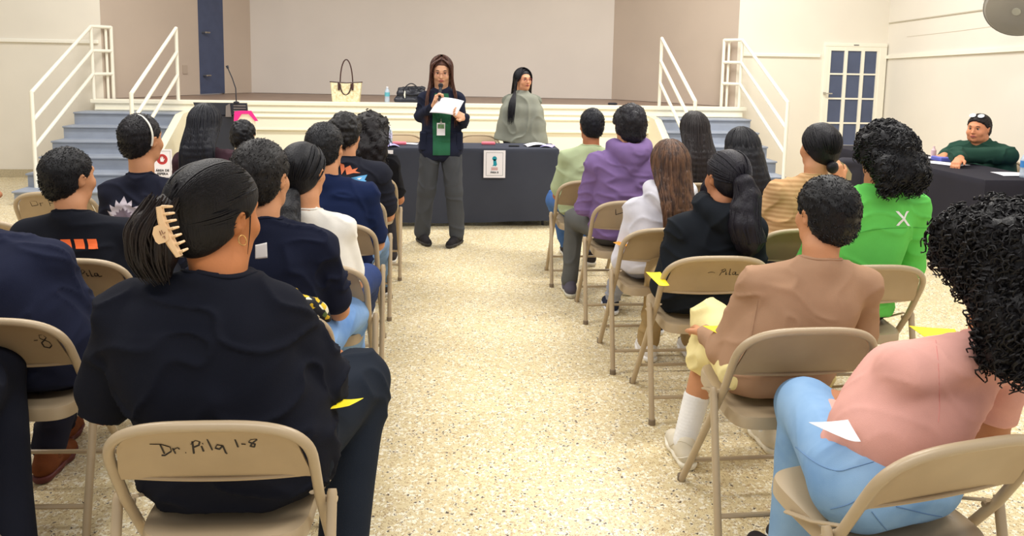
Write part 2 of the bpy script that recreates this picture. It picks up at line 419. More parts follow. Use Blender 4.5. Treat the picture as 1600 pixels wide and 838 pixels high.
# ------------------------------------------------------------------ stairs with railings
M_step = mat('blue_grey_step_paint', (156,164,178), .55, vary=.1, vscale=7)
def stairs(x0, x1, label, cheek):
    t = empty('stage_stairs', ((x0+x1)/2, SY, 0), 0, label, 'stairs', 'stairs up to the stage')
    w = (x1-x0)/2; N = 6; rise = .85/6; run = .275
    for k in range(N):
        zt = .85-k*rise; y1 = -k*run+.03; y0 = -(k+1)*run
        mb = MB().box((-w,y0+.004*k,0 if k == N-1 else zt-rise), (w,y1-.004,zt-.02)).box((-w-.005,y0-.02,zt-.02), (w+.005,y1,zt), bev=.004)
        mb.build('step', M_step, t, False)
    # sloping white side wall on the stage side
    s = cheek; xs = w if s > 0 else -w-.09
    pr = [(0,0),(-(N*run+.05),0),(-(N*run+.05),.1),(-run,.86-.02),(0,.86)]
    m = MB(); V = [(xs, y, z) for y, z in pr]+[(xs+.09, y, z) for y, z in pr]; n = len(pr)
    m.add(V, [list(range(n)), list(range(2*n-1, n-1, -1))]+[[i, n+i, n+(i+1)%n, (i+1)%n] for i in range(n)])
    m.build('side_wall', mat('stair_side_paint', (236,230,206), .6), t, False)
    return t
stairs(-4.32, -3.17, 'blue-grey painted steps up to the left end of the stage', 1)
stairs(2.74, 3.90, 'blue-grey painted steps up to the right end of the stage', -1)
def railing(x, label, ret, zt=1.86, yb=8.30):
    t = empty('stair_railing', (x, 9.3, 0), 0, label, 'railing', 'white pipe railings of the stage stairs')
    r = .021; yt = 9.72-9.3; yb -= 9.3; zl = zt-SH; slope = (yt-yb)*.85/1.65
    def line(dz, nm='rail'):
        m = MB().tube([(0,yt,zt-dz),(0,yb,zt-dz-slope)], r, 10)
        m.build(nm, M_white, t)
    line(0, 'handrail'); line(.29); line(.57)
    MB().tube([(0,yt,zt+.01),(0,yt,SH-.0)], r, 10).build('post', M_white, t)
    MB().tube([(0,yb,zt-slope+.01),(0,yb,0)], r, 10).build('post', M_white, t)
    if ret:
        for dz in (.0,.29,.57): MB().tube([(0,yt,zt-dz),(ret,yt+.22,zt-dz)], r, 10).build('return_rail', M_white, t)
        MB().tube([(ret,yt+.22,zt+.01),(ret,yt+.22,SH)], r, 10).build('post', M_white, t)
        MB().tube([(ret*.6,yt+.2,zt+.01),(ret*.6,yt+.2,SH)], r*.8, 10).build('post', M_white, t)
    return t
railing(W(142,43,9.72)[0], 'white pipe railing on the outer side of the left stage stairs', .14)
railing(W(275,46,9.72)[0], 'white pipe railing on the inner side of the left stage stairs', 0)
railing(W(1034,63,9.72)[0], 'white pipe railing on the inner side of the right stage stairs', 0)
railing(W(1160,64,9.72)[0], 'white pipe railing on the outer side of the right stage stairs', -.16)

# ------------------------------------------------------------------ folding chairs
M_chair = mat('beige_enamel', (176,156,126), .34, spec=.5, bump=.03, bscale=250)
M_chairp = mat('beige_enamel_panel', (178,155,122), .42, spec=.45, vary=.07, vscale=8)
M_cap = mat('worn_foot_cap', (120,104,84), .7)
M_ink = mat('black_marker_ink', (36,26,22), .6)
HW = .225
def yU(z): return .28-(.34*z/.5) if z <= .5 else -.06-(z-.5)*.53
def backz(x, top=.738):                   # arch of the back tube
    u = min(1, abs(x)/HW); return .60+(top-.60)*(1-u**3.2)**(1/2.6)
def make_chair():
    t = empty('folding_chair')
    path = [(-HW-.004,.28,0), (-HW,-.06,.5), (-HW,yU(.60),.60)]
    for i in range(1, 28):
        a = PI*i/28; x = -HW*math.copysign(abs(math.cos(a))**.62, math.cos(a)); z = .60+.138*math.sin(a)**.62; path.append((x, yU(z), z))
    path += [(HW,yU(.60),.60), (HW,-.06,.5), (HW+.004,.28,0)]
    MB().tube(path, .0125, 12).build('back_frame', M_chair, t)
    # pressed back panel
    V = []; F = []; nx, nz = 26, 9
    for side in (0,1):
        for i in range(nx+1):
            x = (-1+2*i/nx)*(HW-.012)
            u = abs(x)/(HW-.012); zt = .60+.133*(max(0,1-u**3.4))**(1/2.6); zb = .572-.016*(1-u*u); zt = max(zt, zb+.02)
            for j in range(nz+1):
                z = zb+(zt-zb)*j/nz; edge = min(1, (1-u)*4, (nz-j)/2.5)
                y = yU(z)-.006+(.008*edge+.012*(1-u*u))+(.0 if side == 0 else .005)
                V.append((x, y, z))
    n1 = (nx+1)*(nz+1)
    for i in range(nx):
        for j in range(nz):
            a = i*(nz+1)+j; q = [a, a+nz+1, a+nz+2, a+1]; F.append(q); F.append([n1+k for k in q[::-1]])
    mb = MB().add(V, F)
    low = [((-1+2*i/nx)*(HW-.010),) for i in range(nx+1)]
    low = [(x, yU(.565)+.004+.010*(1-(x/HW)**2), .572-.016*(1-(x/(HW-.01))**2)) for (x,) in low]
    mb.tube(low, .0055, 8); mb.build('back_panel', M_chairp, t)
    # seat pan, rounded, with a lip
    out = []
    for i in range(48):
        a = 2*PI*i/48; c, s = math.cos(a), math.sin(a)
        out.append((math.copysign(abs(c)**.35, c)*.197, .09+math.copysign(abs(s)**.35, s)*.195))
    def ring(sc, z, dz=0): return [(x*sc, .09+(y-.09)*sc, z+(y-.09)*.07+dz) for x, y in out]
    rings = [ring(.97,.395), ring(1.0,.397), ring(1.0,.427), ring(.985,.437), ring(.93,.440), ring(.80,.436), ring(.4,.430), ring(.02,.428)]
    V = sum(rings, []); F = [[r*48+k, r*48+(k+1)%48, (r+1)*48+(k+1)%48, (r+1)*48+k] for r in range(7) for k in range(48)]
    F += [list(range(47,-1,-1)), list(range(7*48, 8*48))]
    MB().add(V, F).build('seat', M_chair, t)
    for sx in (-1, 1):
        x = sx*(HW+.026)
        MB().tube([(x,-.035,.50),(x,-.04,.492),(x,-.15,0)], [.010,.0125,.0125], 12).build('rear_leg', M_chair, t)
        MB().lathe([(.015,0),(.015,.022),(.012,.024)], (x,-.148,0)).build('foot_cap', M_cap, t)
        MB().lathe([(.015,0),(.015,.022),(.012,.024)], (sx*(HW+.004),.28,0)).build('foot_cap', M_cap, t)
        MB().tube([(sx*(HW-.01),-.03,.475),(x+sx*.012,-.04,.475)], .008, 8).tube([(sx*(HW-.018),-.05,.50),(sx*(HW-.018),.06,.445),(sx*(HW-.018),.16,.41)], .009, 8, flat=.5).build('hinge', M_chair, t)
    MB().tube([(-HW,.195,.125),(HW,.195,.125)], .008, 8).build('crossbar', M_chair, t)
    MB().tube([(-HW-.02,-.125,.11),(HW+.02,-.125,.11)], .008, 8).build('crossbar', M_chair, t)
    return t
CH0 = make_chair(); _used = []
def scribble(parent, strokes, x0, z0, w, h, r=.0022):
    mb = MB()
    for st in strokes:
        pts = []
        for k in range(len(st)-1):
            for q in range(4): pts.append((st[k][0]+(st[k+1][0]-st[k][0])*q/4, st[k][1]+(st[k+1][1]-st[k][1])*q/4))
        pts.append(st[-1]); P = []
        for a, b in pts:
            x = x0+a*w; z = z0+b*h; u = abs(x)/(HW-.012); P.append((x, yU(z)+.002+.012*(1-u*u)-.0010, z))
        mb.tube(P, r, 6, flat=.35)
    mb.build('handwriting', M_ink, parent)
# the marker writing, letter by letter (unit: line length 1, height 1)
WR = [ [(0,.92),(.1,.86),(.17,.62),(.17,.3),(.1,0),(.07,.02)], [(.09,.8),(.1,.12)], [(.19,.5),(.2,.1)], [(.2,.4),(.235,.55),(.25,.42)], [(.295,.15),(.3,.12)],
       [(.37,.05),(.39,1.0)], [(.37,.78),(.42,1.06),(.455,.95),(.44,.7),(.39,.55)], [(.46,.6),(.465,.2)], [(.475,.82),(.48,.78)], [(.53,1.15),(.55,.3)],
       [(.66,.62),(.61,.7),(.585,.45),(.62,.35),(.66,.62),(.67,.05),(.68,-.02)], [(.79,1.1),(.8,.5)], [(.84,.75),(.88,.72)],
       [(1.0,1.15),(.94,1.1),(.915,.92),(.97,.75),(.955,.5),(.92,.55),(.94,.78),(1.0,1.12)] ]
PILA = [ [(0,.5),(.1,.62),(.2,.5)], [(.36,.1),(.42,1.0)], [(.36,.85),(.46,1.1),(.5,.85),(.42,.55)], [(.52,.65),(.53,.2),(.57,.3)], [(.62,1.1),(.63,.2),(.68,.2)], [(.8,.6),(.73,.6),(.72,.25),(.78,.25),(.8,.6),(.82,.15),(.9,.25)] ]
EIGHT = [ [(.0,.5),(.25,.55)], [(.75,.55),(.45,.75),(.5,1.1),(.8,1.15),(.95,.85),(.7,.55),(.45,.3),(.5,-.1),(.85,-.2),(1.1,.1),(1.0,.4),(.75,.55)] ]
DRP = [ [(0,1),(.02,0)], [(0,1),(.2,.9),(.22,.2),(.02,0)], [(.3,.6),(.3,0)], [(.3,.5),(.4,.6)], [(.6,1),(.6,0)], [(.6,1),(.75,.9),(.72,.6),(.6,.5)], [(.85,.6),(.86,0)], [(.95,1),(.96,0)], [(1.15,.5),(1.05,.5),(1.05,.1),(1.15,.1),(1.15,.5),(1.18,0)] ]
D1 = [ [(.0,1),(.1,0)], [(0,1),(.6,1),(.8,.5),(.1,0)], [(1.0,.5),(1.0,0)], [(1.0,.4),(1.2,.5)] ]
def chair_at(px, py, label, rot=0, write=None, group='beige metal folding chairs in rows'):
    g = G(px, py, .745)
    c, s = math.cos(rot), math.sin(rot); o = (g[0]-s*.19, g[1]+c*.19)
    t = CH0 if not _used else dup(CH0); _used.append(t)
    t.location = (o[0], o[1], 0); t.rotation_euler = (0,0,rot); tag(t, label, 'chair', group)
    return t, o
# ------------------------------------------------------------------ people
def skin(rgb): return mat('skin_%d_%d_%d' % rgb, rgb, .55, vary=.08, vscale=14, spec=.35, bump=.04, bscale=180)
def cloth(rgb, kind='tee', **k): return mat('%s_%d_%d_%d' % ((kind,)+tuple(rgb)), rgb, .92, bump=.12, bscale=420, vary=.10, vscale=9, spec=.15, sheen=.0, **k)
def hairm(rgb, rgb2=None, vary=.4): rgb = tuple(int(c*.72) for c in rgb); return mat('hair_%d_%d_%d' % rgb, rgb, .5, bump=.35, bscale=90, vary=vary, vscale=26, spec=.30, stretch=(2.2,2.2,.10), rgb2=rgb2)
M_eye = mat('eye_white', (225,218,210), .3); M_iris = mat('iris', (40,26,18), .3)
M_lip = mat('lips', (168,84,76), .5); M_brow = mat('brow', (40,28,24), .8)
def spline(P, m=5):
    P = [np.array(p, float) for p in P]; Q = []
    for i in range(len(P)-1):
        a, b, c, d = P[max(0,i-1)], P[i], P[i+1], P[min(len(P)-1,i+2)]
        for k in range(m):
            t = k/m; Q.append(.5*((2*b)+(c-a)*t+(2*a-5*b+4*c-d)*t*t+(3*b-a-3*c+d)*t**3))
    return Q+[P[-1]]
def splr(R, m=5): return [R[i]+(R[i+1]-R[i])*k/m for i in range(len(R)-1) for k in range(m)]+[R[-1]]
def collar(shirt, nk, r, m):
    me = shirt.data; bv = bvhtree.BVHTree.FromPolygons([v.co for v in me.vertices], [tuple(p.vertices) for p in me.polygons]); Q = []
    for i in range(40):
        a = 2*PI*i/40; p = Vector((nk[0]+r*1.06*math.sin(a), nk[1]+.012-r*1.02*math.cos(a), nk[2]+.15)); h = bv.ray_cast(p, Vector((0,0,-1)), .35)
        if h[0] is None: return
        Q.append(np.array(h[0]))
    for _ in range(3): Q = [(Q[i-1]+Q[i]*2+Q[(i+1) % 40])/4 for i in range(40)]
    MB().tube(Q, .0055, 8, closed=True, flat=.8).build('collar', m, shirt)
def trace(ob, pts, r, m, name, flat=.6):
    # a seam laid on a surface where the photo shows it
    bpy.context.view_layer.update(); mw = ob.matrix_world; inv = mw.inverted(); me = ob.data
    bv = bvhtree.BVHTree.FromPolygons([v.co for v in me.vertices], [tuple(p.vertices) for p in me.polygons]); Q = []; o = inv@Vector((0,0,EYE))
    for x, y in [tuple(q) for q in spline([np.array(p, float) for p in pts], 6)]:
        d = (inv.to_3x3()@Vector([float(v) for v in _ray(x, y)])).normalized(); h = bv.ray_cast(o, d)
        if h[0] is not None and (not Q or np.linalg.norm(np.array(h[0])-Q[-1]) < .12): Q.append(np.array(h[0]))
    if len(Q) > 2: return MB().tube(Q, r, 6, flat=flat).build(name, m, ob)
def nrm(v): v = np.array(v, float); return v/(np.linalg.norm(v)+1e-9)
def hand(S, w, d, n, curl=.5, s=1.0, thumb=1, spread=.12, k=.006):
    # w wrist, d finger direction, n palm normal, thumb on the side +-(d x n)
    w = np.array(w, float); d = nrm(d); n = np.array(n, float)-d*np.dot(n, d)
    n = nrm(n) if np.linalg.norm(n) > .05 else nrm(np.cross(d, (1,.2,.1))); sd = np.cross(d, n)*thumb
    for o in (.026,.009,-.009,-.025):
        S.cap(w+sd*o*.6*s+d*.008, w+d*.085*s+sd*o*s, .0155*s, .0125*s, k=.014)
    for i, (o, L) in enumerate(((.027,.068),(.009,.078),(-.010,.072),(-.028,.056))):
        p = w+d*.085*s+sd*o*s; dd = nrm(d+sd*spread*(.6-i*.4)); nn = n
        for seg, fr in enumerate((.45,.32,.25)):
            a = curl*(.7 if seg == 0 else 1.0); dd, nn = dd*math.cos(a)+nn*math.sin(a), nn*math.cos(a)-dd*math.sin(a)
            q = p+dd*L*s*fr; S.cap(p, q, (.0092-.0009*seg)*s, (.0086-.0011*seg)*s, k=k); p = q
    p = w+d*.025*s+sd*.026*s; t = nrm(d*.75+sd*.75+n*.25*curl)
    q = p+t*.036*s; S.cap(p, q, .013*s, .0105*s, k=.012); t2 = nrm(d*1.0+sd*.2+n*.5*curl); S.cap(q, q+t2*.032*s, .0105*s, .0085*s, k=k)
class Head:
    def __init__(s, c, R, sc=1.0): s.c = np.array(c, float); s.R = R; s.s = sc
    def __call__(s, *p): return s.c+s.R@(np.array(p, float)*s.s)
    def skull(s, S, face=True, fat=1.0):
        z = s.s
        S.ell(s(0,-.012,.025), np.array((.074,.094,.088))*z, s.R, k=.02)
        S.ell(s(0,.022,-.025), np.array((.060*fat,.068,.086))*z, s.R, k=.03)
        S.cap(s(-.028*fat,.035,-.078), s(.028*fat,.035,-.078), .027*z*fat, k=.03); S.cap(s(0,.068,-.09), s(0,.066,-.088), .019*z, k=.02)
        S.cap(s(-.028,.078,.026), s(.028,.078,.026), .012*z, k=.015)
        for x in (-1,1):
            S.ell(s(x*.036*fat,.064,-.03), np.array((.024,.02,.024))*z, s.R, k=.02)
            S.ell(s(x*.031,.098,.006), np.array((.015,.014,.010))*z, s.R, k=.012, sub=True)
        S.cap(s(0,.086,.012), s(0,.106,-.026), .0065*z, .0105*z, k=.010)
        for x in (-1,1): S.cap(s(x*.010,.096,-.029), s(x*.010,.098,-.029), .0075*z, k=.006)
        S.ell(s(0,.086,-.056), np.array((.024,.012,.014))*z, s.R, k=.012)
        for x in (-1,1):
            S.ell(s(x*.079,-.006,-.008), np.array((.008,.018,.031))*z, s.R@Ry(x*.25)@Rz(-x*.35), k=.006)
            S.ell(s(x*.086,-.002,-.004), np.array((.005,.009,.016))*z, s.R@Ry(x*.25), k=.004, sub=True)
def hair_cap(H, kind, over=1.0, nape=-.07, front=.062, thick=.011, s_extra=None, k=.02, side=True):
    S = SDF(k); z = H.s; t = thick
    S.ell(H(0,-.016,.028), np.array((.074+t,.094+t,.088+t))*z*over, H.R)
    S.ell(H(0,-.035,-.02), np.array((.064+t,.062+t,.068+t))*z*over, H.R)
    if s_extra: s_extra(S)
    a = np.array((0,.088,front)); b = np.array((0,-.062,nape)); d = b-a; n = nrm((0,-d[2],d[1])); n = n if n[1] > 0 else -n
    S.plane(H(*a), H.R@n, k=.012)
    for x in (-1,1): S.ell(H(x*.088,.002,-.014), np.array((.022,.024,.032))*z, H.R, k=.006, sub=True)
    return S
def ell_dir(phi, th, r=(.088,.108,.104), c=(0,-.016,.028)):      # phi round the head (0 back, +right), th from the crown
    return np.array((c[0]+r[0]*math.sin(th)*math.sin(phi), c[1]-r[1]*math.sin(th)*math.cos(phi), c[2]+r[2]*math.cos(th)))
def drape_path(H, phi, L, backy, conv=.9, flare=0, part=.03, wave=0, ph=0, zs=-.02, r=(.088,.108,.104), front_y=None):
    P = []
    for i in range(7):
        th = .12+(PI/2+.15-.12)*i/6; p = ell_dir(phi, th, r); p[1] += part*(1-i/6); P.append(H(*p))
    e = P[-1]; n = max(3, int(L/.035)); hx = H.c[0]
    zmin = e[2]-L
    for i in range(1, n+1):
        t = i/n; z = e[2]+(zmin-e[2])*t; x = hx+(e[0]-hx)*(1+(conv-1)*min(1, t*1.5))+flare*t
        if front_y is not None: y = e[1]+(front_y-e[1])*min(1, t*2)
        else: y = e[1]+(min(e[1], backy)-e[1])*min(1, t*2.2) if backy is not None else e[1]
        if wave: x += math.sin(t*L*55+ph)*wave; y += math.cos(t*L*48+ph)*wave
        P.append(np.array((x, y, z)))
    return P
def long_hair(H, root, m, L, backy, conv=.9, phis=(-115,115), n=260, lock=.0045, wave=0, name='hair', nape=-.08, jit=.1, front=.062, sidey=None, h=.007, part=.03, base=.020, capt=.012):
    S = hair_cap(H, 'long', nape=nape, front=front, thick=capt)
    S.p = [p for p in S.p if not (p[0] == 'e' and p[6])]
    pl = [p for p in S.p if p[0] == 'p']; S.p = [p for p in S.p if p[0] != 'p'] + pl
    lo, hi = map(math.radians, phis)
    for q in range(15):
        phi = lo+(hi-lo)*q/14; P = drape_path(H, phi, L*(.96+.04*math.cos(phi)), backy, conv, r=(.080,.098,.098), part=part)[5:]; P = [P[0]]+[(P[max(0,i-1)]+P[i]*2+P[min(len(P)-1,i+1)])/4 for i in range(1,len(P))]
        S.chain(P, [base*(1-.35*i/len(P))*min(1, .6+.2*i) for i in range(len(P))], k=.009)
    V, F = S.mesh(h); N = normals(V, F)
    V = V+N*(vnoise(V*np.array([70,70,6]))*.0035)[:,None]
    o = obj_raw(name, V, F, m, root)
    mb = MB()
    for q in range(n):
        phi = random.uniform(lo, hi); l = L*random.uniform(.86, 1.03)
        k = random.uniform(1.05, 1.14)
        P = drape_path(H, phi, l, backy-.008 if backy is not None else None, conv*random.uniform(.97,1.06), r=(.088*k,.104*k,.100*k), wave=wave, ph=random.uniform(0,6), part=part)
        jo = np.array((random.gauss(0,.002),random.gauss(0,.002),0)); ph_ = random.random()*.9; P = [(P[max(0,i-1)]*ph_+P[i]*(1-ph_))+jo*min(1,i/8) for i in range(len(P))]
        w = random.uniform(.6,1.3)*lock; R = [w*min(1, .4+i/4, (len(P)-i)/3+.15) for i in range(len(P))]
        mb.tube(P, R, 5, cap=False, flat=.7)
    mb.build('hair_lock', m, o)
    return o
def curls(o, V, F, m, n, L=.10, rad=.009, tr=.0032, down=.6, turns=3.2, zmax=9, pts=24, out=.30):
    N = normals(V, F); idx = RNG.permutation(len(V)); mb = MB(); c = 0
    for i in idx:
        if V[i][2] > zmax: continue
        p = V[i]; nn = N[i]; g_ = np.array((0,0,-1.)); g_ = g_-nn*np.dot(g_, nn); q_ = RNG.normal(0,1,3); q_ = q_-nn*np.dot(q_, nn); gl = np.linalg.norm(g_); d = nrm(nn*(out+.25*max(0,nn[2]))+g_*down+nrm(q_)*(.25+.5*(1-gl)))
        a = nrm(np.cross(d, (.3,.9,.1))); b = np.cross(d, a); l = L*RNG.uniform(.5,1.15); ph = RNG.uniform(0,6.28); rr = rad*RNG.uniform(.6,1.25); P = []
        for q in range(pts):
            t = q/(pts-1); an = ph+t*turns*2*PI*l/L; e = rr*min(1, t*5+.2)
            P.append(p-nn*.008+d*l*t-nn*.02*t*t+(a*math.cos(an)+b*math.sin(an))*e+np.array((0,0,-.02*t*t)))
        mb.tube(P, [tr*min(1, 1.3-t*.8) for t in np.linspace(0,1,pts)], 4, cap=False)
        c += 1
        if c >= n: break
    mb.build('curls', m, o)
def build_shoes(root, parts, m, msole, s=1.0):
    for (x, y, z, a) in parts:
        R = Rz(a); f = lambda *p: np.array((x,y,z))+R@np.array(p)*s
        S = SDF(.02); S.chain([f(0,-.045,.055), f(0,-.01,.06), f(0,.07,.045), f(0,.15,.032)], [.038*s,.038*s,.038*s,.034*s]); S.cap(f(0,-.02,.06), f(0,-.025,.095), .036*s, .036*s)
        S.plane((0,0,z+.018), (0,0,-1), k=.004); V, F = S.mesh(.006); sh = obj_raw('shoe', V, F, m, root)
        S = SDF(.02); S.chain([f(0,-.045,.03), f(0,.02,.03), f(0,.10,.03), f(0,.15,.028)], [.041*s,.038*s,.043*s,.037*s]); S.plane((0,0,z+.002), (0,0,-1), k=.003); S.plane((0,0,z+.030), (0,0,1), k=.004)
        V, F = S.mesh(.006); obj_raw('sole', V, F, msole, sh)
def face_bits(H, body, browm=None):
    for x in (-1,1):
        e = MB(); V = []
        c = H(x*.031,.0765,.006)
        prof = [(.0002 if i in (0,8) else .0098*H.s*math.sin(PI*i/8), .0085*H.s*math.cos(PI*i/8)) for i in range(9)]
        e.lathe(prof, c, 12); eo = e.build('eye', M_eye, body)
        e = MB(); prof = [(.0002 if i in (0,6) else .0062*H.s*math.sin(PI*i/6), .0062*H.s*math.cos(PI*i/6)) for i in range(7)]
        e.lathe(prof, H(x*.031,.0825,.004), 10); e.build('iris', M_iris, eo)
        MB().tube([H(x*.020,.0862,.009), H(x*.031,.0885,.014), H(x*.043,.082,.009)], [.0014,.0022,.0014], 6).build('eyelash', M_brow, body)
        MB().tube([H(x*.016,.0895,.026), H(x*.03,.090,.031), H(x*.046,.080,.026)], [.0028,.0034,.0015], 6).build('eyebrow', browm or M_brow, body)
    MB().tube([H(-.023,.090,-.056), H(-.008,.099,-.053), H(.008,.099,-.053), H(.023,.090,-.056)], [.002,.0045,.0045,.002], 8).tube([H(-.018,.091,-.062), H(0,.098,-.063), H(.018,.091,-.062)], [.002,.0052,.002], 8).build('mouth', M_lip, body)
def glasses(H, root, m, name='glasses'):
    mb = MB()
    for x in (-1,1):
        mb.tube([H(x*.034+.021*math.cos(a), .101+.0*a, .004+.017*math.sin(a)) for a in np.linspace(0, 2*PI, 17)[:-1]], .0016, 6, closed=True)
        mb.tube([H(x*.055,.100,.008), H(x*.074,.07,.006), H(x*.082,.0,.004)], .0015, 6)
    mb.tube([H(-.013,.101,.008), H(.013,.101,.008)], .0016, 6); return mb.build(name, m, root)

def person(label, loc, rot, headp, *, w=1.0, fat=1.0, sw=.160, turn=0, nod=0, tilt=0, hs=1.0, skinc=(196,134,92), top=(30,30,40), sleeve='short', topm=None,
           hem=.50, neckr=.068, neckz=.035, pants=(40,42,50), pantsm=None, shorts=False, elbows=None, wrists=None, knees=None, feet=None, footrot=(0,0),
           shoe=(60,55,55), sole=(230,225,215), sock=None, hair=None, vox=.008, face=False, standing=False, hands=None, fold=.006, hood=False, hipz=.53, hipy=-.0, lean=0,
           chesty=0, legr=1.0, armr=1.0, loose=1.0, name='person', hemr=None, sh_dz=0, browm=None, facefat=1.0, jw=None, tdx=0):
    root = empty(name, (loc[0], loc[1], 0), rot, label, 'person')
    c, s = math.cos(-rot), math.sin(-rot)
    def loc2(p): dx, dy = p[0]-loc[0], p[1]-loc[1]; return np.array((c*dx-s*dy, s*dx+c*dy, p[2]))
    hp = loc2(headp); hc = hp-np.array((0,0,.128*hs)); ztop = hp[2]
    R = Rz(turn)@Rx(nod)@Ry(tilt); H = Head(hc, R, hs)
    nk = np.array((hc[0]*.85, hc[1]-.035 if not standing else hc[1]-.02, ztop-.268*hs+sh_dz)); zs = nk[2]-.055
    cy = chesty+lean*.5
    shc = np.array((nk[0]*.75+tdx, cy*.5+nk[1]*.5, zs))
    J = {}
    for i, x in enumerate((-1,1)):
        J['s',i] = shc+np.array((x*sw*w, 0, -.036))
    chest = np.array((nk[0]*.6+tdx, cy, zs-.12)); mid = np.array((nk[0]*.35+tdx*.7, cy*.9, (zs-.12)*.5+(hipz+.12)*.5)); waist = np.array((nk[0]*.15, cy*.6+hipy*.4, hipz+.10)); hip = np.array((0, hipy, hipz))
    for i, x in enumerate((-1,1)):
        e = (elbows[i] if elbows and elbows[i] is not None else (x*(.05), .06, -.27)); J['e',i] = J['s',i]+np.array(e, float)
        wd = (wrists[i] if wrists and wrists[i] is not None else (-x*.11, .20, -.03)); J['w',i] = J['e',i]+np.array(wd, float)
        if standing:
            hj = hip+np.array((x*.085*w, 0, -.02)); J['h',i] = hj; ft = loc2(feet[i]) if feet else np.array((x*.11, 0, 0))
            J['a',i] = ft+np.array((0,-.0,.075)); kn = (hj+J['a',i])/2+np.array((0,.025,.01)); J['k',i] = kn if not knees else loc2(knees[i])
        else:
            J['h',i] = hip+np.array((x*.09*w, .02, -.005))
            J['k',i] = loc2(knees[i]) if knees and knees[i] is not None else np.array((x*.13, .45, .50))
            J['a',i] = (loc2(feet[i]) if feet and feet[i] is not None else np.array((x*.13, J['k',i][1]-.06, 0)))+np.array((0,0,.085))
    if jw:
        for kk, vv in jw.items(): J[kk] = loc2(vv)
    # ---- the body
    S = SDF(.03); H.skull(S, fat=facefat); f = fat
    S.chain([H(0,-.025,-.05), nk+np.array((0,.005,.03)), nk+np.array((0,-.005,-.03))], [.050*hs*min(f,1.15),.050*min(f,1.2),.058*min(f,1.2)], k=.03)
    for i in (0,1): S.cap(nk+np.array((0,-.01,-.035)), J['s',i], .036*f, .038, k=.04)
    S.cap(J['s',0], J['s',1], .040, k=.04)
    for p, hw, r in ((chest,.075*w,.075*f),(mid,.06*w,.078*f),(waist,.05*w,.072*f),(hip,.060*w,.078*f)):
        S.cap(p-np.array((hw,0,0)), p+np.array((hw,0,0)), r, k=.05)
    for i in (0,1):
        S.cap(J['s',i], J['e',i], .042*armr, .037*armr, k=.02); S.cap(J['e',i], J['w',i], .037*armr, .0245*armr, k=.012)
        d = J['w',i]-J['e',i]; hd = hands[i] if hands and hands[i] else dict(d=nrm(d), n=(0,0,-1) if abs(nrm(d)[2]) < .8 else (0,1,0), curl=.45)
        hd = dict(hd); th = hd.pop('thumb', (-1 if i == 1 else 1)); hand(S, J['w',i], hd.pop('d', nrm(d)), hd.pop('n', (0,0,-1)), hd.pop('curl', .45), hs*.98, thumb=th, **hd)
        S.cap(J['h',i], J['k',i], .072*legr, .050*legr, k=.03); S.cap(J['k',i], J['a',i], .052*legr, .034*legr, k=.02)
        fr = Rz(footrot[i]); a = J['a',i]; S.chain([a+fr@np.array((0,-.01,-.02)), a+fr@np.array((0,.06,-.045)), a+fr@np.array((0,.125,-.055))], [.030,.024,.018], k=.02)
    sk = skin(skinc); V, F = S.mesh(vox)
    body = obj_raw('body', V, F, sk, root)
    if face: face_bits(H, body, browm)
    # ---- upper garment
    tm = topm or cloth(top); q = .014*loose
    S = SDF(.05)
    for i in (0,1): S.cap(nk+np.array((0,-.012,-.030)), J['s',i], .040*f+q, .042*armr+q*.6, k=.04)
    S.cap(J['s',0], J['s',1], .046*armr+q*.7, k=.05)
    hz = hem
    lv = [(chest+np.array((0,0,.03)),.080*w,.080*f+q),((chest+mid)/2,.074*w,.082*f+q),(mid,.068*w,.082*f+q),((mid+waist)/2,.066*w,.084*f+q),(waist,.066*w,.086*f+q)]
    if hz < hipz+.06: lv.append(((hip+waist)/2,.070*w,.090*f+q)); lv.append((hip,.076*w,.094*f+q))
    if standing and hz < hipz-.05: lv.append((np.array((0,hipy,hz+.08)), .075*w, .10*f+q))
    for p, hw, r in lv: S.cap(p-np.array((hw,0,0)), p+np.array((hw,0,0)), r, k=.035)
    for i in (0,1):
        a, b = J['s',i], J['e',i]
        if sleeve == 'short':
            e = a+(b-a)*.78; S.cap(a, e, .047*armr+q*.6, .046*armr+q*1.1, k=.018)
        elif sleeve == 'long':
            S.cap(a, b, .046*armr+q*.6, .042*armr+q*.6, k=.018); S.cap(b, b+(J['w',i]-b)*.93, .043*armr+q*.6, .030*armr+q*.5, k=.02)
        elif sleeve == 'three':
            S.cap(a, b, .048*armr+q*.5, .042*armr+q*.4, k=.035); S.cap(b, b+(J['w',i]-b)*.5, .041*armr+q*.4, .034*armr+q*.4, k=.02)
    if hood:
        c0 = nk+np.array((0,-.01,.015))
        pts = [c0+np.array((.095*math.sin(a), -.085*math.cos(a)+.01, -.005+.02*math.cos(a*.5)-.035*math.cos(a))) for a in np.linspace(-2.2,2.2,11)]
        S.chain(pts, [.024+.016*math.cos(a*.55) for a in np.linspace(-2.2,2.2,11)], k=.03)
        S.cap(nk+np.array((-.04,-.085,-.03)), nk+np.array((.04,-.085,-.03)), .042, k=.03); S.cap(nk+np.array((0,-.095,-.07)), nk+np.array((0,-.1,-.09)), .036, .028, k=.05)
    else: S.ell(nk+np.array((0,.012,neckz+.02)), (neckr,neckr*.95,.055), k=.006, sub=True)
    if hz < waist[2]: S.plane((0,0,hz-.02), (0,0,-1), k=.01)
    V, F = S.mesh(max(vox, .007)); V = folds(V, F, fold, seed=random.uniform(0,9)); shirt = obj_raw('hoodie' if hood else 'shirt', V, F, tm, root)
    if not hood and sleeve != 'none': collar(shirt, nk, neckr, tm)
    # ---- trousers
    pm = pantsm or cloth(pants, 'trousers'); S = SDF(.04)
    S.cap(hip-np.array((.085*w,0,0)), hip+np.array((.085*w,0,0)), .098*f, k=.04)
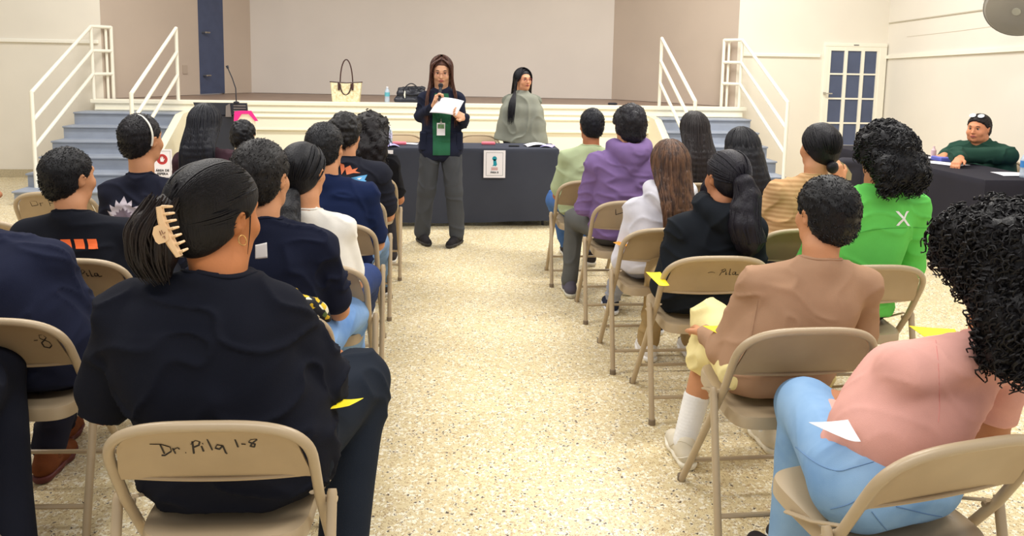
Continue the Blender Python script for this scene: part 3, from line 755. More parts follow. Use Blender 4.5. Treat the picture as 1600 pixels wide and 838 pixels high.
    if standing: S.cap(waist-np.array((.06*w,0,0)), waist+np.array((.06*w,0,0)), .088*f, k=.06)
    for i in (0,1):
        h, kn, a = J['h',i], J['k',i], J['a',i]
        if shorts: S.cap(h, kn+(kn-h)*.03, .096*legr, .088*legr, k=.03); S.cap(h*.45+kn*.55-np.array((0,0,.03)), kn+(a-kn)*.25-np.array((0,.03,0)), .085*legr, .082*legr, k=.03)
        else: S.cap(h, kn, .086*legr, .072*legr, k=.03); S.cap(kn, a+(kn-a)*(.06), .071*legr, (.062 if standing else .052)*legr, k=.02)
    V, F = S.mesh(max(vox, .008)); V = folds(V, F, .011 if shorts else fold*.9, seed=3, sc=(10,6,8) if shorts else (7,7,9)); trousers = obj_raw('shorts' if shorts else 'trousers', V, F, pm, root)
    if sock:
        for i in (0,1):
            a, kn = J['a',i], J['k',i]; S = SDF(.01); S.cap(a, a+(kn-a)*.42, .040*legr, .046*legr); S.plane(a+(kn-a)*.40, (kn-a), k=.003); V, F = S.mesh(.006)
            V = V+normals(V, F)*(np.sin(V[:,2]*500)*.0008)[:,None]; obj_raw('sock', V, F, cloth(sock, 'sock'), root)
    if shoe: build_shoes(root, [(J['a',i][0], J['a',i][1]-.0, J['a',i][2]-.085 if not standing else J['a',i][2]-.075, footrot[i]) for i in (0,1)], cloth(shoe, 'shoe'), mat('sole_%d_%d_%d' % tuple(sole), sole, .6), s=.95)
    # ---- hair
    if hair: hair(H, root, dict(nk=nk, cy=cy, zs=zs, J=J, f=f, w=w))
    return dict(root=root, body=body, shirt=shirt, trousers=trousers, H=H, J=J, nk=nk, loc2=loc2, zs=zs)

# hair styles -------------------------------------------------------------
BLACK = (24,22,26)
def short_hair(rgb=BLACK, nape=-.075, front=.06, thick=.012, rough=.0022, fr=55, h=.006, fade=True, curly=0):
    def f(H, root, I):
        S = hair_cap(H, 's', nape=nape, front=front, thick=thick); V, F = S.mesh(h); N = normals(V, F)
        V = V+N*(vnoise(V*fr)*rough+vnoise(V*fr*2.2)*rough*.5)[:,None]
        o = obj_raw('hair', V, F, hairm(rgb), root)
        mb = MB(); idx = RNG.permutation(len(V))[:1500 if not curly else 10]
        for i in idx:                                     # short tufts lying on the head
            p = V[i]; n = N[i]; d = nrm(np.cross(n, H.R@np.array((1,0,0))))+n*.35+RNG.normal(0,.3,3); d = nrm(d)
            if d[2] > 0 and p[2] < H.c[2]: d = d*np.array((1,1,-1))
            mb.tube([p-n*.002, p+d*.004, p+nrm(d-n*.5)*.010], [.0016,.0014,.0005], 3, cap=False)
        mb.build('hair_tufts', hairm(rgb), o)
        if curly: curls(o, V, F, hairm(rgb), curly, L=.022, rad=.006, tr=.0026, down=.2, turns=1.4, pts=9)
    return f
def straight(L, rgb=BLACK, rgb2=None, conv=.95, phis=(-125,125), n=240, wave=0, backoff=.135, nape=-.09, lock=.0045, vary=.4, part=.03, h=.007, base=.020, front=.062, capt=.012):
    def f(H, root, I):
        long_hair(H, root, hairm(rgb, rgb2, vary), L, I['cy']-backoff*I['f'], conv, phis, n, lock, wave, nape=nape, part=part, h=h, base=base, front=front, capt=capt)
    return f
def arcs(H, target, m, o, n=170, lo=.75, r=.0035, k=1.04, spread=.02):
    mb = MB(); tv = nrm(np.array(target)-np.array((0,-.016,.028)))
    for q in range(n):
        phi = random.uniform(-2.3, 2.3); th = random.uniform(1.0, 2.0) if abs(phi) < 1.6 else random.uniform(.5,1.25)
        a = nrm(np.array((math.sin(th)*math.sin(phi), -math.sin(th)*math.cos(phi), math.cos(th))))
        om = math.acos(max(-1, min(1, float(a@tv)))); P = []
        for i in range(12):
            t = i/11*.97; u = (math.sin((1-t)*om)*a+math.sin(t*om)*tv)/(math.sin(om)+1e-6)
            P.append(H(*(np.array((0,-.016,.028))+u*np.array((.088,.108,.102))*k)))
        mb.tube(P, [r*min(1, i/2+.3, (11-i)/2+.4) for i in range(12)], 5, cap=False, flat=.7)
    mb.build('hair_lock', m, o)
def tied(kind='bun', rgb=BLACK, tie=(0,-.115,-.01), L=.3, n=200, bun=.045, thick=.013, nape=-.075, wave=0, front=.062, conv=1.0, px=0, h=.006, lockr=.005, width=.035):
    def f(H, root, I):
        m = hairm(rgb); S = hair_cap(H, 't', nape=nape, front=front, thick=thick); V, F = S.mesh(h); N = normals(V, F); V = V+N*(vnoise(V*40)*.0015)[:,None]
        o = obj_raw('hair', V, F, m, root); arcs(H, tie, m, o, n)
        if kind == 'bun':
            S = SDF(.02); S.ell(H(*(np.array(tie)+np.array((0,-.025,-.005)))), (bun,bun*.8,bun), H.R); V, F = S.mesh(.006); V = V+normals(V, F)*(vnoise(V*50)*.003)[:,None]; obj_raw('bun', V, F, m, o)
        else:
            t0 = H(*tie); by = min(t0[1]-.01, I['cy']-.135*I['f']); P = [t0+np.array((0,.01,.0)), t0+np.array((0,-.025,-.01))]
            k = max(3, int(L/.05))
            for i in range(1, k+1):
                t = i/k; P.append(np.array((t0[0]+px*t+math.sin(t*9)*wave, t0[1]+(by-t0[1])*min(1, t*1.6)-.02, t0[2]-L*t)))
            rs = [width*.6]+[width*(.75+.45*math.sin(PI*min(1,i/len(P)*.9))) for i in range(len(P)-2)]+[width*.4]
            S = SDF(.02); S.chain(P, rs, k=.02); V, F = S.mesh(.006); V = V+normals(V, F)*(vnoise(V*np.array((60,60,8)))*.004)[:,None]
            po = obj_raw('ponytail', V, F, m, o); mb = MB()
            for q in range(120):
                a = random.uniform(0, 2*PI); u = random.uniform(.8,1.1); ph = random.uniform(0,6); Q = []
                for i, p in enumerate(P): Q.append(p+np.array((math.cos(a)*rs[i]*u+wave*.3*math.sin(i*1.9+ph), math.sin(a)*rs[i]*u, 0)))
                mb.tube(Q, [lockr*.5]+[lockr]*(len(Q)-2)+[lockr*.4], 5, cap=False, flat=.7)
            mb.build('hair_lock', m, po)
    return f
def curly_long(L, rgb=BLACK, size=1.0, n=500, cL=.09, rad=.009, tr=.0032, backoff=.14, nape=-.08, conv=1.15, phis=(-130,130), h=.009, base=.035, turns=3.2, down=.6, pts=22):
    def f(H, root, I):
        m = hairm(rgb); S = hair_cap(H, 'c', nape=nape, front=.06, thick=.03*size); S.p = [p for p in S.p if not (p[0] == 'e' and p[6])]
        pl = [p for p in S.p if p[0] == 'p']; S.p = [p for p in S.p if p[0] != 'p']+pl
        lo, hi = map(math.radians, phis); sz = size
        for q in range(13):
            phi = lo+(hi-lo)*q/12; P = drape_path(H, phi, L*(.85+.15*math.cos(phi)), I['cy']-backoff, conv, r=(.09*sz,.105*sz,.10*sz))[4:]
            S.chain(P, [base*(1-.25*i/len(P)) for i in range(len(P))], k=.03)
        V, F = S.mesh(h); V = V+normals(V, F)*(vnoise(V*26)*.012)[:,None]; o = obj_raw('hair', V, F, m, root)
        V2 = V[V[:,1] < H.c[1]+.10] if False else V
        curls(o, V, F, m, n, L=cL, rad=rad, tr=tr, turns=turns, down=down, pts=pts)
    return f
def decal(P, polys, m, name, center, su=1.0, name_parent=None, off=.0025, normal=(0,-1,0), right=(1,0,0), sub=3):
    """lay flat outlines (metres, x right, y up) on the back of a garment"""
    ob = P['shirt']; me = ob.data
    bv = bvhtree.BVHTree.FromPolygons([v.co for v in me.vertices], [tuple(p.vertices) for p in me.polygons])
    import bmesh
    bm = bmesh.new()
    for poly in polys:
        vs = [bm.verts.new((x*su, y*su, 0)) for x, y in poly]
        try: bm.faces.new(vs)
        except ValueError: pass
    bmesh.ops.triangulate(bm, faces=bm.faces[:]); 
    for _ in range(sub): 
        bmesh.ops.subdivide_edges(bm, edges=[e for e in bm.edges if e.calc_length() > .012], cuts=1, use_grid_fill=False)
        bmesh.ops.triangulate(bm, faces=bm.faces[:])
    n = Vector(normal).normalized(); r = Vector(right); u = n.cross(r)*1.0; u = Vector((0,0,1)) if abs(n.z) < .5 else Vector((0,1,0)); c = Vector([float(q) for q in center])
    for v in bm.verts:
        p = c+r*v.co.x+u*v.co.y; hit = bv.ray_cast(p+n*.35, -n)
        q = hit[0] if hit[0] else p; v.co = q+n*off
    me2 = bpy.data.meshes.new(name); bm.to_mesh(me2); bm.free(); me2.materials.append(m)
    o = bpy.data.objects.new(name, me2); COL.objects.link(o); o.parent = ob; return o
# ------------------------------------------------------------------ front table, its cloth and what lies on it
M_cloth = mat('charcoal_cloth', (66,69,80), .9, bump=.1, bscale=300, vary=.10, vscale=3, spec=.15)
def folding_table(c, lx, ly, rz, label, h=.725, group=None):
    t = empty('folding_table', (c[0], c[1], 0), rz, label, 'table', group)
    MB().box((-lx/2,-ly/2,h-.03), (lx/2,ly/2,h), bev=.004).build('tabletop', mat('table_top_grey', (150,148,140), .5), t, False)
    for x in (-lx/2+.12, lx/2-.12):
        for y in (-ly/2+.05, ly/2-.05):
            MB().tube([(x,y,h-.03),(x,y,0)], .013, 8).build('leg', mat('dark_steel', (60,60,64), .4, .8), t)
    return t
def tablecloth(c, lx, ly, rz, h, zb, label, m, group=None, wav=.008):
    o_l, o_w = lx/2+.012, ly/2+.012; nx = 90; P = []
    per = 2*(2*o_l+2*o_w)
    def edge(t):
        L = [2*o_l, 2*o_w, 2*o_l, 2*o_w]; t *= sum(L)
        if t < L[0]: return (-o_l+t, -o_w, 0, -1)
        t -= L[0]
        if t < L[1]: return (o_l, -o_w+t, 1, 0)
        t -= L[1]
        if t < L[2]: return (o_l-t, o_w, 0, 1)
        t -= L[2]; return (-o_l, o_w-t, -1, 0)
    N = 220; rows = [h+.004, h-.004, h-.05, h-.25, h-.5, zb]; V = []; F = []
    for r, z in enumerate(rows):
        for i in range(N):
            x, y, nx_, ny_ = edge(i/N); d = (h-z)*.02; k = max(0, (h-z))/h; wv = wav*k*(math.sin(i*.41)+math.sin(i*.173+1)*1.3)
            cr = min(abs(abs(x)-o_l), 9)+min(abs(abs(y)-o_w), 9); co = .05*k*math.exp(-cr*9)
            sc = (-.006 if r == 0 else 0)
            V.append((x+nx_*(d+wv+sc)+math.copysign(co,x), y+ny_*(d+wv+sc)+math.copysign(co,y), z+(.012*math.sin(i*.09)*(r == 5))))
    for r in range(len(rows)-1):
        for i in range(N): F.append([r*N+i, (r+1)*N+i, (r+1)*N+(i+1)%N, r*N+(i+1)%N])
    F.append(list(range(N)))
    t = obj_raw('tablecloth', V, F, m, None); me = t.data
    try: me.set_sharp_from_angle(angle=math.radians(50))
    except Exception: pass
    t.location = (c[0], c[1], 0); t.rotation_euler = (0,0,rz); tag(t, label, 'tablecloth', group); return t
TY0 = 7.03; TX1 = W(872,234,TY0)[0]; TL = 2.4; TC = (TX1-TL/2, TY0+.24)
folding_table(TC, TL, .46, 0, 'long narrow folding table under the charcoal cloth in front of the stage')
tablecloth(TC, TL, .46, 0, .728, .045, 'charcoal grey cloth over the long table in front of the stage', M_cloth)
M_paper = mat('white_paper', (243,240,246), .7)
def sheet(name, corners, m, label=None, cat=None, group=None, curl=.01, parent=None, th=.0012, n=8):
    """a sheet of paper through four world corners (a b c d round), slightly curled"""
    a, b, c, d = [np.array(q, float) for q in corners]; nn = nrm(np.cross(b-a, d-a)); V = []
    for s in (0, th):
        for i in range(n+1):
            for j in range(n+1):
                u, v = i/n, j/n; p = a*(1-u)*(1-v)+b*u*(1-v)+c*u*v+d*(1-u)*v
                V.append(p+nn*(curl*math.sin(u*PI)+curl*.4*math.sin(v*PI)+s))
    F = []; m1 = (n+1)**2
    for i in range(n):
        for j in range(n):
            q = [i*(n+1)+j, (i+1)*(n+1)+j, (i+1)*(n+1)+j+1, i*(n+1)+j+1]; F.append(q[::-1]); F.append([m1+k for k in q])
    rim = [i*(n+1) for i in range(n+1)]+[n*(n+1)+j for j in range(1,n+1)]+[i*(n+1)+n for i in range(n-1,-1,-1)]+[j for j in range(n-1,0,-1)]
    for i in range(len(rim)): x, y = rim[i], rim[(i+1)%len(rim)]; F.append([x, y, m1+y, m1+x])
    o = obj_raw(name, V, F, m, parent, True)
    if label: tag(o, label, cat, group)
    return o
def flat_sheet(px, py, z, w, l, rot, m, label, cat='paper', name='paper_sheet', curl=.004, group=None):
    g = G(px, py, z); c, s = math.cos(rot), math.sin(rot); u = np.array((c,s,0))*w/2; v = np.array((-s,c,0))*l/2; g[2] = z
    return sheet(name, [g-u-v, g+u-v, g+u+v, g-u+v], m, label, cat, group, curl)
zt = .734
pg = MB()
g = G(842,227,zt)
for k in range(7):
    pass
flat_sheet(838,228,zt+.001,.22,.17,.15, M_paper, 'open stack of white papers at the right end of the charcoal table', name='paper_stack', curl=.022)
flat_sheet(856,229,zt+.001,.12,.17,-.35, mat('lilac_paper', (176,168,222), .7), 'lilac folder under the white papers on the charcoal table', 'folder', 'folder', curl=.012)
M_pink = mat('pink_plastic', (236,120,136), .4)
for px, lab in ((624,'pink tape dispenser near the water bottle on the charcoal table'),(763,'pink tape dispenser above the ÁREA B sign on the charcoal table')):
    g = G(px, 226, zt); MB().box((g[0]-.065,g[1]-.03,zt-.002), (g[0]+.065,g[1]+.03,zt+.028), bev=.008).build('tape_dispenser', M_pink, None, False)
    o = bpy.data.objects[-1] if False else None
for o in [q for q in bpy.data.objects if q.name.startswith('tape_dispenser')]:
    cx = np.mean([v.co.x for v in o.data.vertices]); tag(o, 'pink plastic box near the water bottle on the charcoal table' if cx < .2 else 'pink plastic box above the white sign on the charcoal table', 'box', 'pink boxes on the charcoal table')
g = G(803,229,zt); tag(MB().box((g[0]-.05,g[1]-.02,zt), (g[0]+.05,g[1]+.02,zt+.012), bev=.003).build('phone', mat('black_plastic', (28,28,32), .3), None, False), 'black phone lying beside the white papers on the charcoal table', 'phone')
def bottle(p, h, label, r=.032, lab=(120,180,200), group=None):
    t = empty('water_bottle', p, 0, label, 'bottle', group)
    gl = mat('clear_plastic', (205,222,238), .12, alpha=.62, spec=.6)
    k = h/.22
    MB().lathe([(r*.9,0),(r,.006),(r,.06*k),(r*.93,.07*k),(r,.08*k),(r,.15*k),(r*.75,.175*k),(r*.42,.195*k),(r*.40,.205*k)], (0,0,0), 20).build('bottle_body', gl, t)
    MB().lathe([(r*1.02,.085*k),(r*1.02,.14*k)], (0,0,0), 20).build('bottle_label', mat('bottle_label_%d' % lab[0], lab, .5), t)
    MB().lathe([(r*.45,.203*k),(r*.45,.22*k)], (0,0,0), 16).build('bottle_cap', mat('white_plastic', (235,238,244), .4), t)
g = G(608,227,zt); bottle((g[0],g[1]-.02,zt-.002), .19, 'clear water bottle standing on the left part of the charcoal table', lab=(206,204,226))
flat_sheet(612,229,zt+.001,.12,.14,.3, mat('lilac_paper', (176,168,222), .7), 'small lilac paper beside the water bottle on the charcoal table', curl=.02)
flat_sheet(640,225,zt+.001,.16,.1,-.2, M_paper, 'white sheet left of the standing speaker on the charcoal table')
# signs
M_frame = mat('sign_line_grey', (92,100,108), .6); M_inkt = mat('sign_black', (30,30,34), .6)
def line_frame(mb, w, h, t=.003, y=-.0012):
    for a, b in (((-w,-h),(w,-h+t)),((-w,h-t),(w,h)),((-w,-h),(-w+t,h)),((w-t,-h),(w,h))): mb.box((a[0],y-.0006,a[1]), (b[0],y,b[1]))
    return mb
def disc(cx, cz, r, n=28, r0=0, y=-.002):
    if r0: return [(cx+r*math.cos(2*PI*i/n), y, cz+r*math.sin(2*PI*i/n)) for i in range(n)], None
    return [(cx+r*math.cos(2*PI*i/n), y, cz+r*math.sin(2*PI*i/n)) for i in range(n)]
def sign(name, loc, w, h, label, tilt=0):
    t = empty(name, loc, 0, label, 'sign'); t.rotation_euler = (tilt,0,0)
    MB().box((-w/2,-.001,-h/2), (w/2,.001,h/2)).build('sheet', M_paper, t, False); return t
def text_child(t, s, size, x, z, m, bold=.0, name='lettering', y=-.0022):
    V, F = text_mesh(s, size, bold=bold); obj_raw(name, place(V, (x,y,z), (1,0,0), (0,0,1)), F, m, t, False)
yb = TY0-.035
a, b, c = W(756,235,yb), W(790,235,yb), W(772,278,yb)
t = sign('area_sign', ((a[0]+b[0])/2, yb+.002, (a[2]+c[2])/2+.0), b[0]-a[0], a[2]-c[2]-.0, 'white sheet reading ÁREA B with a teal figure, hung on the charcoal cloth')
w2, h2 = (b[0]-a[0])/2, (a[2]-c[2])/2
line_frame(MB(), w2*.78, h2*.84, .0025).build('border', M_frame, t, False)
teal = mat('teal_ink', (10,150,172), .6); mb = MB()
mb.add(disc(.0, .052, .021), [list(range(28))]); mb.add([(-.012,-.002,.045),(.014,-.002,.045),(.018,-.002,.016),(.024,-.002,-.004),(.012,-.002,-.020),(-.006,-.002,-.016),(-.022,-.002,-.020),(-.010,-.002,-.004)], [list(range(8))])
mb.build('figure_mark', teal, t, False)
mb = MB(); 
for z in (-.034,-.044,-.053): mb.box((-.03,-.0022,z-.003), (.03,-.0016,z+.003))
mb.build('red_print', mat('faded_red_ink', (204,150,146), .7), t, False)
text_child(t, 'ÁREA B', .023, 0, -.078, M_inkt, .0006)
ys = 7.9; a, b, c, d = W(238,233,ys), W(269,233,ys), W(253,284,ys), W(253,233,ys)
cx = (a[0]+b[0])/2; wv = (b[0]-a[0]); hv = d[2]-c[2]; hv = min(hv, .30)
st = empty('side_table', (cx+.02, ys+.22, 0), 0, 'low white table under the waiting-area sign left of the aisle', 'table')
zt0 = c[2]-.0
t = sign('waiting_area_sign', (cx, ys-.012, d[2]-hv/2), wv, hv, 'white sign reading ÁREA DE ESPERA with a red stop hand')
red = mat('stop_red', (196,44,48), .6)
line_frame(MB(), wv*.42, hv*.44, .002).build('border', M_inkt, t, False)
k = wv/.20; mb = MB(); R1_, R0_ = .055*k, .043*k; n = 32; cz = hv*.16
V = [(R1_*math.cos(2*PI*i/n),-.002,cz+R1_*math.sin(2*PI*i/n)) for i in range(n)]+[(R0_*math.cos(2*PI*i/n),-.002,cz+R0_*math.sin(2*PI*i/n)) for i in range(n)]
mb.add(V, [[i,(i+1)%n,n+(i+1)%n,n+i] for i in range(n)])
for i in range(0): pass
mb.build('stop_ring', red, t, False)
mb = MB(); mb.add([(R0_*1.0*math.cos(2*PI*i/n),-.0018,cz+R0_*math.sin(2*PI*i/n)) for i in range(n)], [list(range(n))]); mb.build('stop_disc', mat('stop_dark_red', (176,52,54), .6), t, False)
mb = MB()
hd_ = [(-.016,-.024),(.012,-.026),(.018,-.010),(.027,.004),(.022,.008),(.012,-.002),(.013,.024),(.008,.024),(.006,.004),(.004,.030),(-.001,.030),(-.002,.004),(-.006,.027),(-.011,.026),(-.009,.002),(-.015,.018),(-.019,.016),(-.018,-.008)]
mb.add([(x*k,-.0026,cz+z*k) for x, z in hd_], [list(range(len(hd_)))]); mb.build('hand_mark', M_paper, t, False)
text_child(t, 'ÁREA DE', .034*k, 0, -hv*.22, M_inkt, .0012*k); text_child(t, 'ESPERA', .034*k, 0, -hv*.22-.036*k, M_inkt, .0012*k)
MB().box((-.3,-.2,zt0-.03), (.3,.2,zt0), bev=.004).build('tabletop', M_white, st, False)
for x in (-.27,.27):
    for y in (-.17,.17): MB().tube([(x,y,zt0-.03),(x,y,0)], .012, 8).build('leg', M_white, st)
# badge on the left end of the cloth
a = W(609,239,yb); tag(MB().box((a[0]-.03,yb-.002,a[2]-.025), (a[0]+.03,yb+.001,a[2]+.025)).build('badge_card', M_paper, None, False), 'small white card pinned to the charcoal cloth beside the curly-haired woman', 'card')

# ------------------------------------------------------------------ lectern with its microphone
M_dk = mat('lectern_black', (34,37,48), .5); M_grey = mat('lectern_grey', (120,112,108), .5)
LY = 8.6
a = W(303,160,LY); b = W(388,160,LY); bt = 0
cx = (a[0]+b[0])/2; lw = b[0]-a[0]; zt_ = a[2]
lec = empty('lectern', (cx, LY, 0), 0, 'dark lectern with slanted top and slatted side panels below the stage', 'lectern')
hw = lw/2
MB().prism([(-hw,zt_),(hw*.96,zt_),(hw*1.0,zt_-.13),(-hw*.82,zt_-.13)], (0,.0,0), (1,0,0), (0,0,1), .03).build('reading_top', M_dk, lec, False)
MB().box((-hw*.78,-.02,.05), (hw*.45,.35,zt_-.13), bev=.01).build('lectern_body', M_dk, lec, False)
MB().box((-hw*.9,-.05,0), (hw*.6,.4,.05), bev=.01).build('lectern_base', M_dk, lec, False)
mb = MB()
for i in range(4):
    mb.box((hw*.48,-.012-.024,zt_-.035-i*.028), (hw*.93,-.004-.024,zt_-.023-i*.028)); mb.box((-hw*.9+i*.02,-.036,zt_-.035-i*.028), (-hw*.6,-.028,zt_-.023-i*.028))
mb.build('vent_slats', M_grey, lec, False)
MB().prism([(hw*.22,zt_-.03),(hw*.36,zt_-.005),(hw*.40,zt_-.15),(hw*.2,zt_-.15)], (0,-.035,0), (1,0,0), (0,0,1), .02).build('grey_wedge', M_grey, lec, False)
m0 = W(370,160,LY)-np.array((cx,LY,0)); m1 = W(369,138,LY)-np.array((cx,LY,0)); m2 = W(357,107,LY)-np.array((cx,LY,0))
mic = empty('gooseneck_microphone', (cx, LY, zt_), 0, 'thin black gooseneck microphone rising from the dark lectern', 'microphone')
q = lambda v: np.array((v[0], -.02, v[2]-zt_))
MB().tube([q(m0)*[1,1,0]+[0,0,.0], q(m1), (q(m1)+q(m2))/2+[.005,0,0], q(m2)], .006, 8).build('gooseneck', M_dk, mic)
MB().tube([q(m2), q(m2)+(q(m2)-q(m1))*.14], [.012,.014], 10).build('capsule', M_dk, mic)
MB().lathe([(.03,0),(.03,.012),(.01,.02)], q(m0)*[1,1,0]).build('mount', M_dk, mic)
# pink letter on a white panel, right of the lectern
LYp = 8.5
P_ = lambda x, y: tuple(W(x, y, LYp)[[0,2]])
an = empty('pink_letter_sign', (0, LYp, 0), 0, 'hot-pink letter A sign standing right of the dark lectern', 'sign')
hot = mat('hot_pink', (240,40,140), .5)
def pxp(pts): return [P_(x, y) for x, y in pts]
def pl(pts, name, m, y, th=.01): MB().prism(pxp(pts), (0,y,0), (1,0,0), (0,0,1), th).build(name, m, an, False)
pl([(376,173),(393,173),(404,189),(399,189),(389,178),(378,178),(371,189),(366,189)][::-1], 'letter', hot, -.01)
pl([(367,174),(376,173),(368,189),(366,189)][::-1], 'pink_edge', hot, -.008)
pl([(371,189),(378,178),(389,178),(399,189),(404,250),(366,250)][::-1], 'panel', mat('warm_white_card', (246,232,206), .6), .0)
pl([(367,249),(403,249),(403,330),(367,330)][::-1], 'panel_foot', mat('warm_white_card', (0,0,0)), .0)

# ------------------------------------------------------------------ things on the stage
def tote():
    g = G(540,160,SH); a = W(516,128,g[1]); b = W(566,128,g[1]); zt_ = a[2]; w0 = (W(562,159,g[1])[0]-W(519,159,g[1])[0])/2; w1 = (b[0]-a[0])/2
    t = empty('tote_bag', (g[0], g[1]+.07, SH), 0, 'cream patterned tote bag with dark looped handles on the stage edge', 'bag'); h = zt_-SH
    V = []; F = []
    for i in range(9):
        f_ = i/8; w = w0+(w1-w0)*f_; d = .07-.045*f_
        for (x, y) in ((-w,-d*.5),(-w*.96,-d),(0,-d-.01*math.sin(PI*f_)),(w*.96,-d),(w,-d*.5),(w,d*.5),(w*.96,d),(0,d),(-w*.96,d),(-w,d*.5)): V.append((x, y, h*f_-.012*(abs(x) < .01)*f_))
    for i in range(8):
        for k in range(10): F.append([i*10+k, i*10+(k+1)%10, (i+1)*10+(k+1)%10, (i+1)*10+k])
    F.append(list(range(9,-1,-1)))
    MB().add(V, F).build('bag_body', mat('cream_monogram_canvas', (236,228,192), .6, vary=.14, vscale=38, rgb2=(206,190,140)), t)
    br = mat('dark_brown_leather', (66,40,36), .45)
    rim = [V[80+k] for k in range(10)]; MB().tube(rim, .007, 6, closed=True).build('rim', br, t)
    for y, up in ((-.045,-.0),(.03,1)):
        top = .30 if up else -.13; pts = []
        for i in range(21):
            a_ = PI*i/20; pts.append((-.075*math.cos(a_)*(.9), y-(0 if up else .012), h-.02+math.sin(a_)*(.30 if up else -.14)))
        if up: pts = [(-.10,y-.0,h-.05)]+[(p[0]*1.15, p[1], p[2]) for p in pts]+[(.10,y,h-.05)]
        MB().tube(pts, .008, 8).build('handle', br, t)
    mb = MB()
    for x in (-.085,.085): mb.box((x-.012,-.06,h-.10), (x+.012,-.045,h-.01))
    mb.build('handle_tab', br, t, False)
tote()
g = G(605,160,SH); bottle((g[0],g[1],SH), .20, 'small water bottle with a teal label standing on the stage edge', lab=(96,176,190))
g = G(640,161,SH); hb = empty('handbag', (g[0]+.02, g[1]+.08, SH), 0, 'black leather handbag on the stage behind the standing speaker', 'bag')
bk = mat('black_leather', (30,32,42), .38)
S = SDF(.02); S.cap((-.17,0,.03), (.17,0,.03), .05); S.cap((-.15,0,.12), (.15,0,.12), .045); S.cap((-.15,0,.17), (.15,0,.185), .028)
S.plane((0,0,.0), (0,0,-1), k=.01); V, F = S.mesh(.007); obj_raw('bag_body', folds(V, F, .006), F, bk, hb)
MB().tube([(-.10,-.04,.15)]+[(-.10+.2*i/12, -.055, .17+.075*math.sin(PI*i/12)) for i in range(13)]+[(.10,-.04,.15)], .007, 8).build('handle', bk, hb)
MB().tube([(-.08,-.055,.15),(-.085,-.06,.10),(-.08,-.058,.06)], [.006,.011,.004], 8).build('charm', M_white, hb)
g = G(957,164,SH); tag(MB().box((g[0]-.06,g[1]-.03,SH-.002), (g[0]+.06,g[1]+.03,SH+.03), bev=.01).build('cable_box', bk, None, False), 'small black box lying on the stage floor by the right side wall', 'box')

# ------------------------------------------------------------------ wall fan
fc = W(1590,14,6.6); wp = wallpt(6.6)
fan = empty('wall_fan', tuple(fc), 0, 'large grey round fan mounted high on the right wall', 'fan')
M_fan = mat('fan_grey', (152,148,140), .45, .3)
_z = np.array((.62,.60,.50)); _z /= np.linalg.norm(_z); _x = np.cross((0,0,1), _z); _x /= np.linalg.norm(_x); FR_ = np.stack([_x, np.cross(_z, _x), _z], 1)
def fr3(p): return FR_@np.array(p, float)
def ringpts(r, z, n=48): return [fr3((r*math.cos(2*PI*i/n), r*math.sin(2*PI*i/n), z)) for i in range(n)]
FRAD = .27
MB().lathe([(.001,-.05),(.10,-.052),(.17,-.045),(.245,-.03),(FRAD-.005,-.004),(FRAD-.006,.002),(.0012,.0)], (0,0,0), 48, FR_).build('front_disc', M_fan, fan)
mb = MB()
for r, z in ((FRAD,.0),(FRAD+.005,.05),(FRAD,.09),(.22,.13),(.15,.155),(.08,.165)): mb.tube(ringpts(r, z), .004, 6, closed=True)
for i in range(48):
    a = 2*PI*i/48; mb.tube([fr3((r*math.cos(a), r*math.sin(a), z)) for r, z in ((FRAD,.0),(FRAD+.005,.05),(FRAD,.09),(.30,.13),(.2,.155),(.08,.168))], .002, 4)
mb.build('guard', mat('steel_wire', (190,190,186), .3, .9), fan)
mb = MB()
for k in range(3):
    a0 = 2*PI*k/3
    mb.add([fr3((r*math.cos(a0+da), r*math.sin(a0+da), z)) for r, da, z in ((.05,0,.04),(.24,.1,.03),(.22,.75,.09),(.05,.9,.08))], [[0,1,2,3]])
mb.build('blade', M_fan, fan)
MB().lathe([(.09,.10),(.10,.14),(.09,.24),(.05,.27)], (0,0,0), 24, FR_).build('motor', M_fan, fan)
MB().lathe([(.035,-.06),(.035,-.048)], (0,0,0), 20, FR_).build('hub_badge', mat('light_badge', (168,166,152), .4), fan)
e = fr3((0,0,.2)); MB().tube([e, (wp[0]-fc[0]-.05, 0, e[2]-.15), (wp[0]-fc[0], 0, e[2]-.15)], .018, 10).build('bracket', mat('fan_grey', (0,0,0)), fan)
MB().box((wp[0]-fc[0]-.03,-.06,e[2]-.25), (wp[0]-fc[0]+.0,.06,e[2]-.05)).build('wall_plate', mat('fan_grey', (0,0,0)), fan, False)

tag(MB().tube([(wp[0]-.01, 6.6, 1.30),(wp[0]-.01, 6.6, fc[2]+e[2]-.2)], .005, 6).build('power_cord', mat('pale_cord', (206,198,176), .6), None), 'pale cord hanging down the right wall from the round fan', 'cord')

# ------------------------------------------------------------------ right side table
M_cblk = mat('black_cloth', (38,37,46), .85, bump=.1, bscale=300, vary=.1, vscale=3, spec=.2)
t2c = (4.22, 6.35); folding_table(t2c, 2.3, .56, PI/2, 'long folding table under the black cloth by the right wall')
tablecloth(t2c, 2.3, .56, PI/2, .735, .02, 'black cloth over the long table by the right wall', M_cblk)
t3c = (4.95, 5.16); folding_table(t3c, .85, .5, 0, 'short folding table under the black cloth at the right edge')
tablecloth(t3c, .85, .5, 0, .733, .02, 'black cloth over the short table at the right edge of the hall', M_cblk)
zt = .742
flat_sheet(1478,256,zt,.20,.30,.5, M_paper, 'white sheet on the black table in front of the seated woman in green')
flat_sheet(1433,245,zt,.22,.30,.2, M_paper, 'white sheet on the far end of the black table')
g = G(1458,248,zt); tag(MB().lathe([(.022,0),(.022,.08),(.010,.095),(.008,.115)], (g[0],g[1],zt-.004), 16).build('sanitizer_bottle', mat('milky_plastic', (206,178,182), .35), None), 'small pale bottle on the black table beside the blue box', 'bottle')
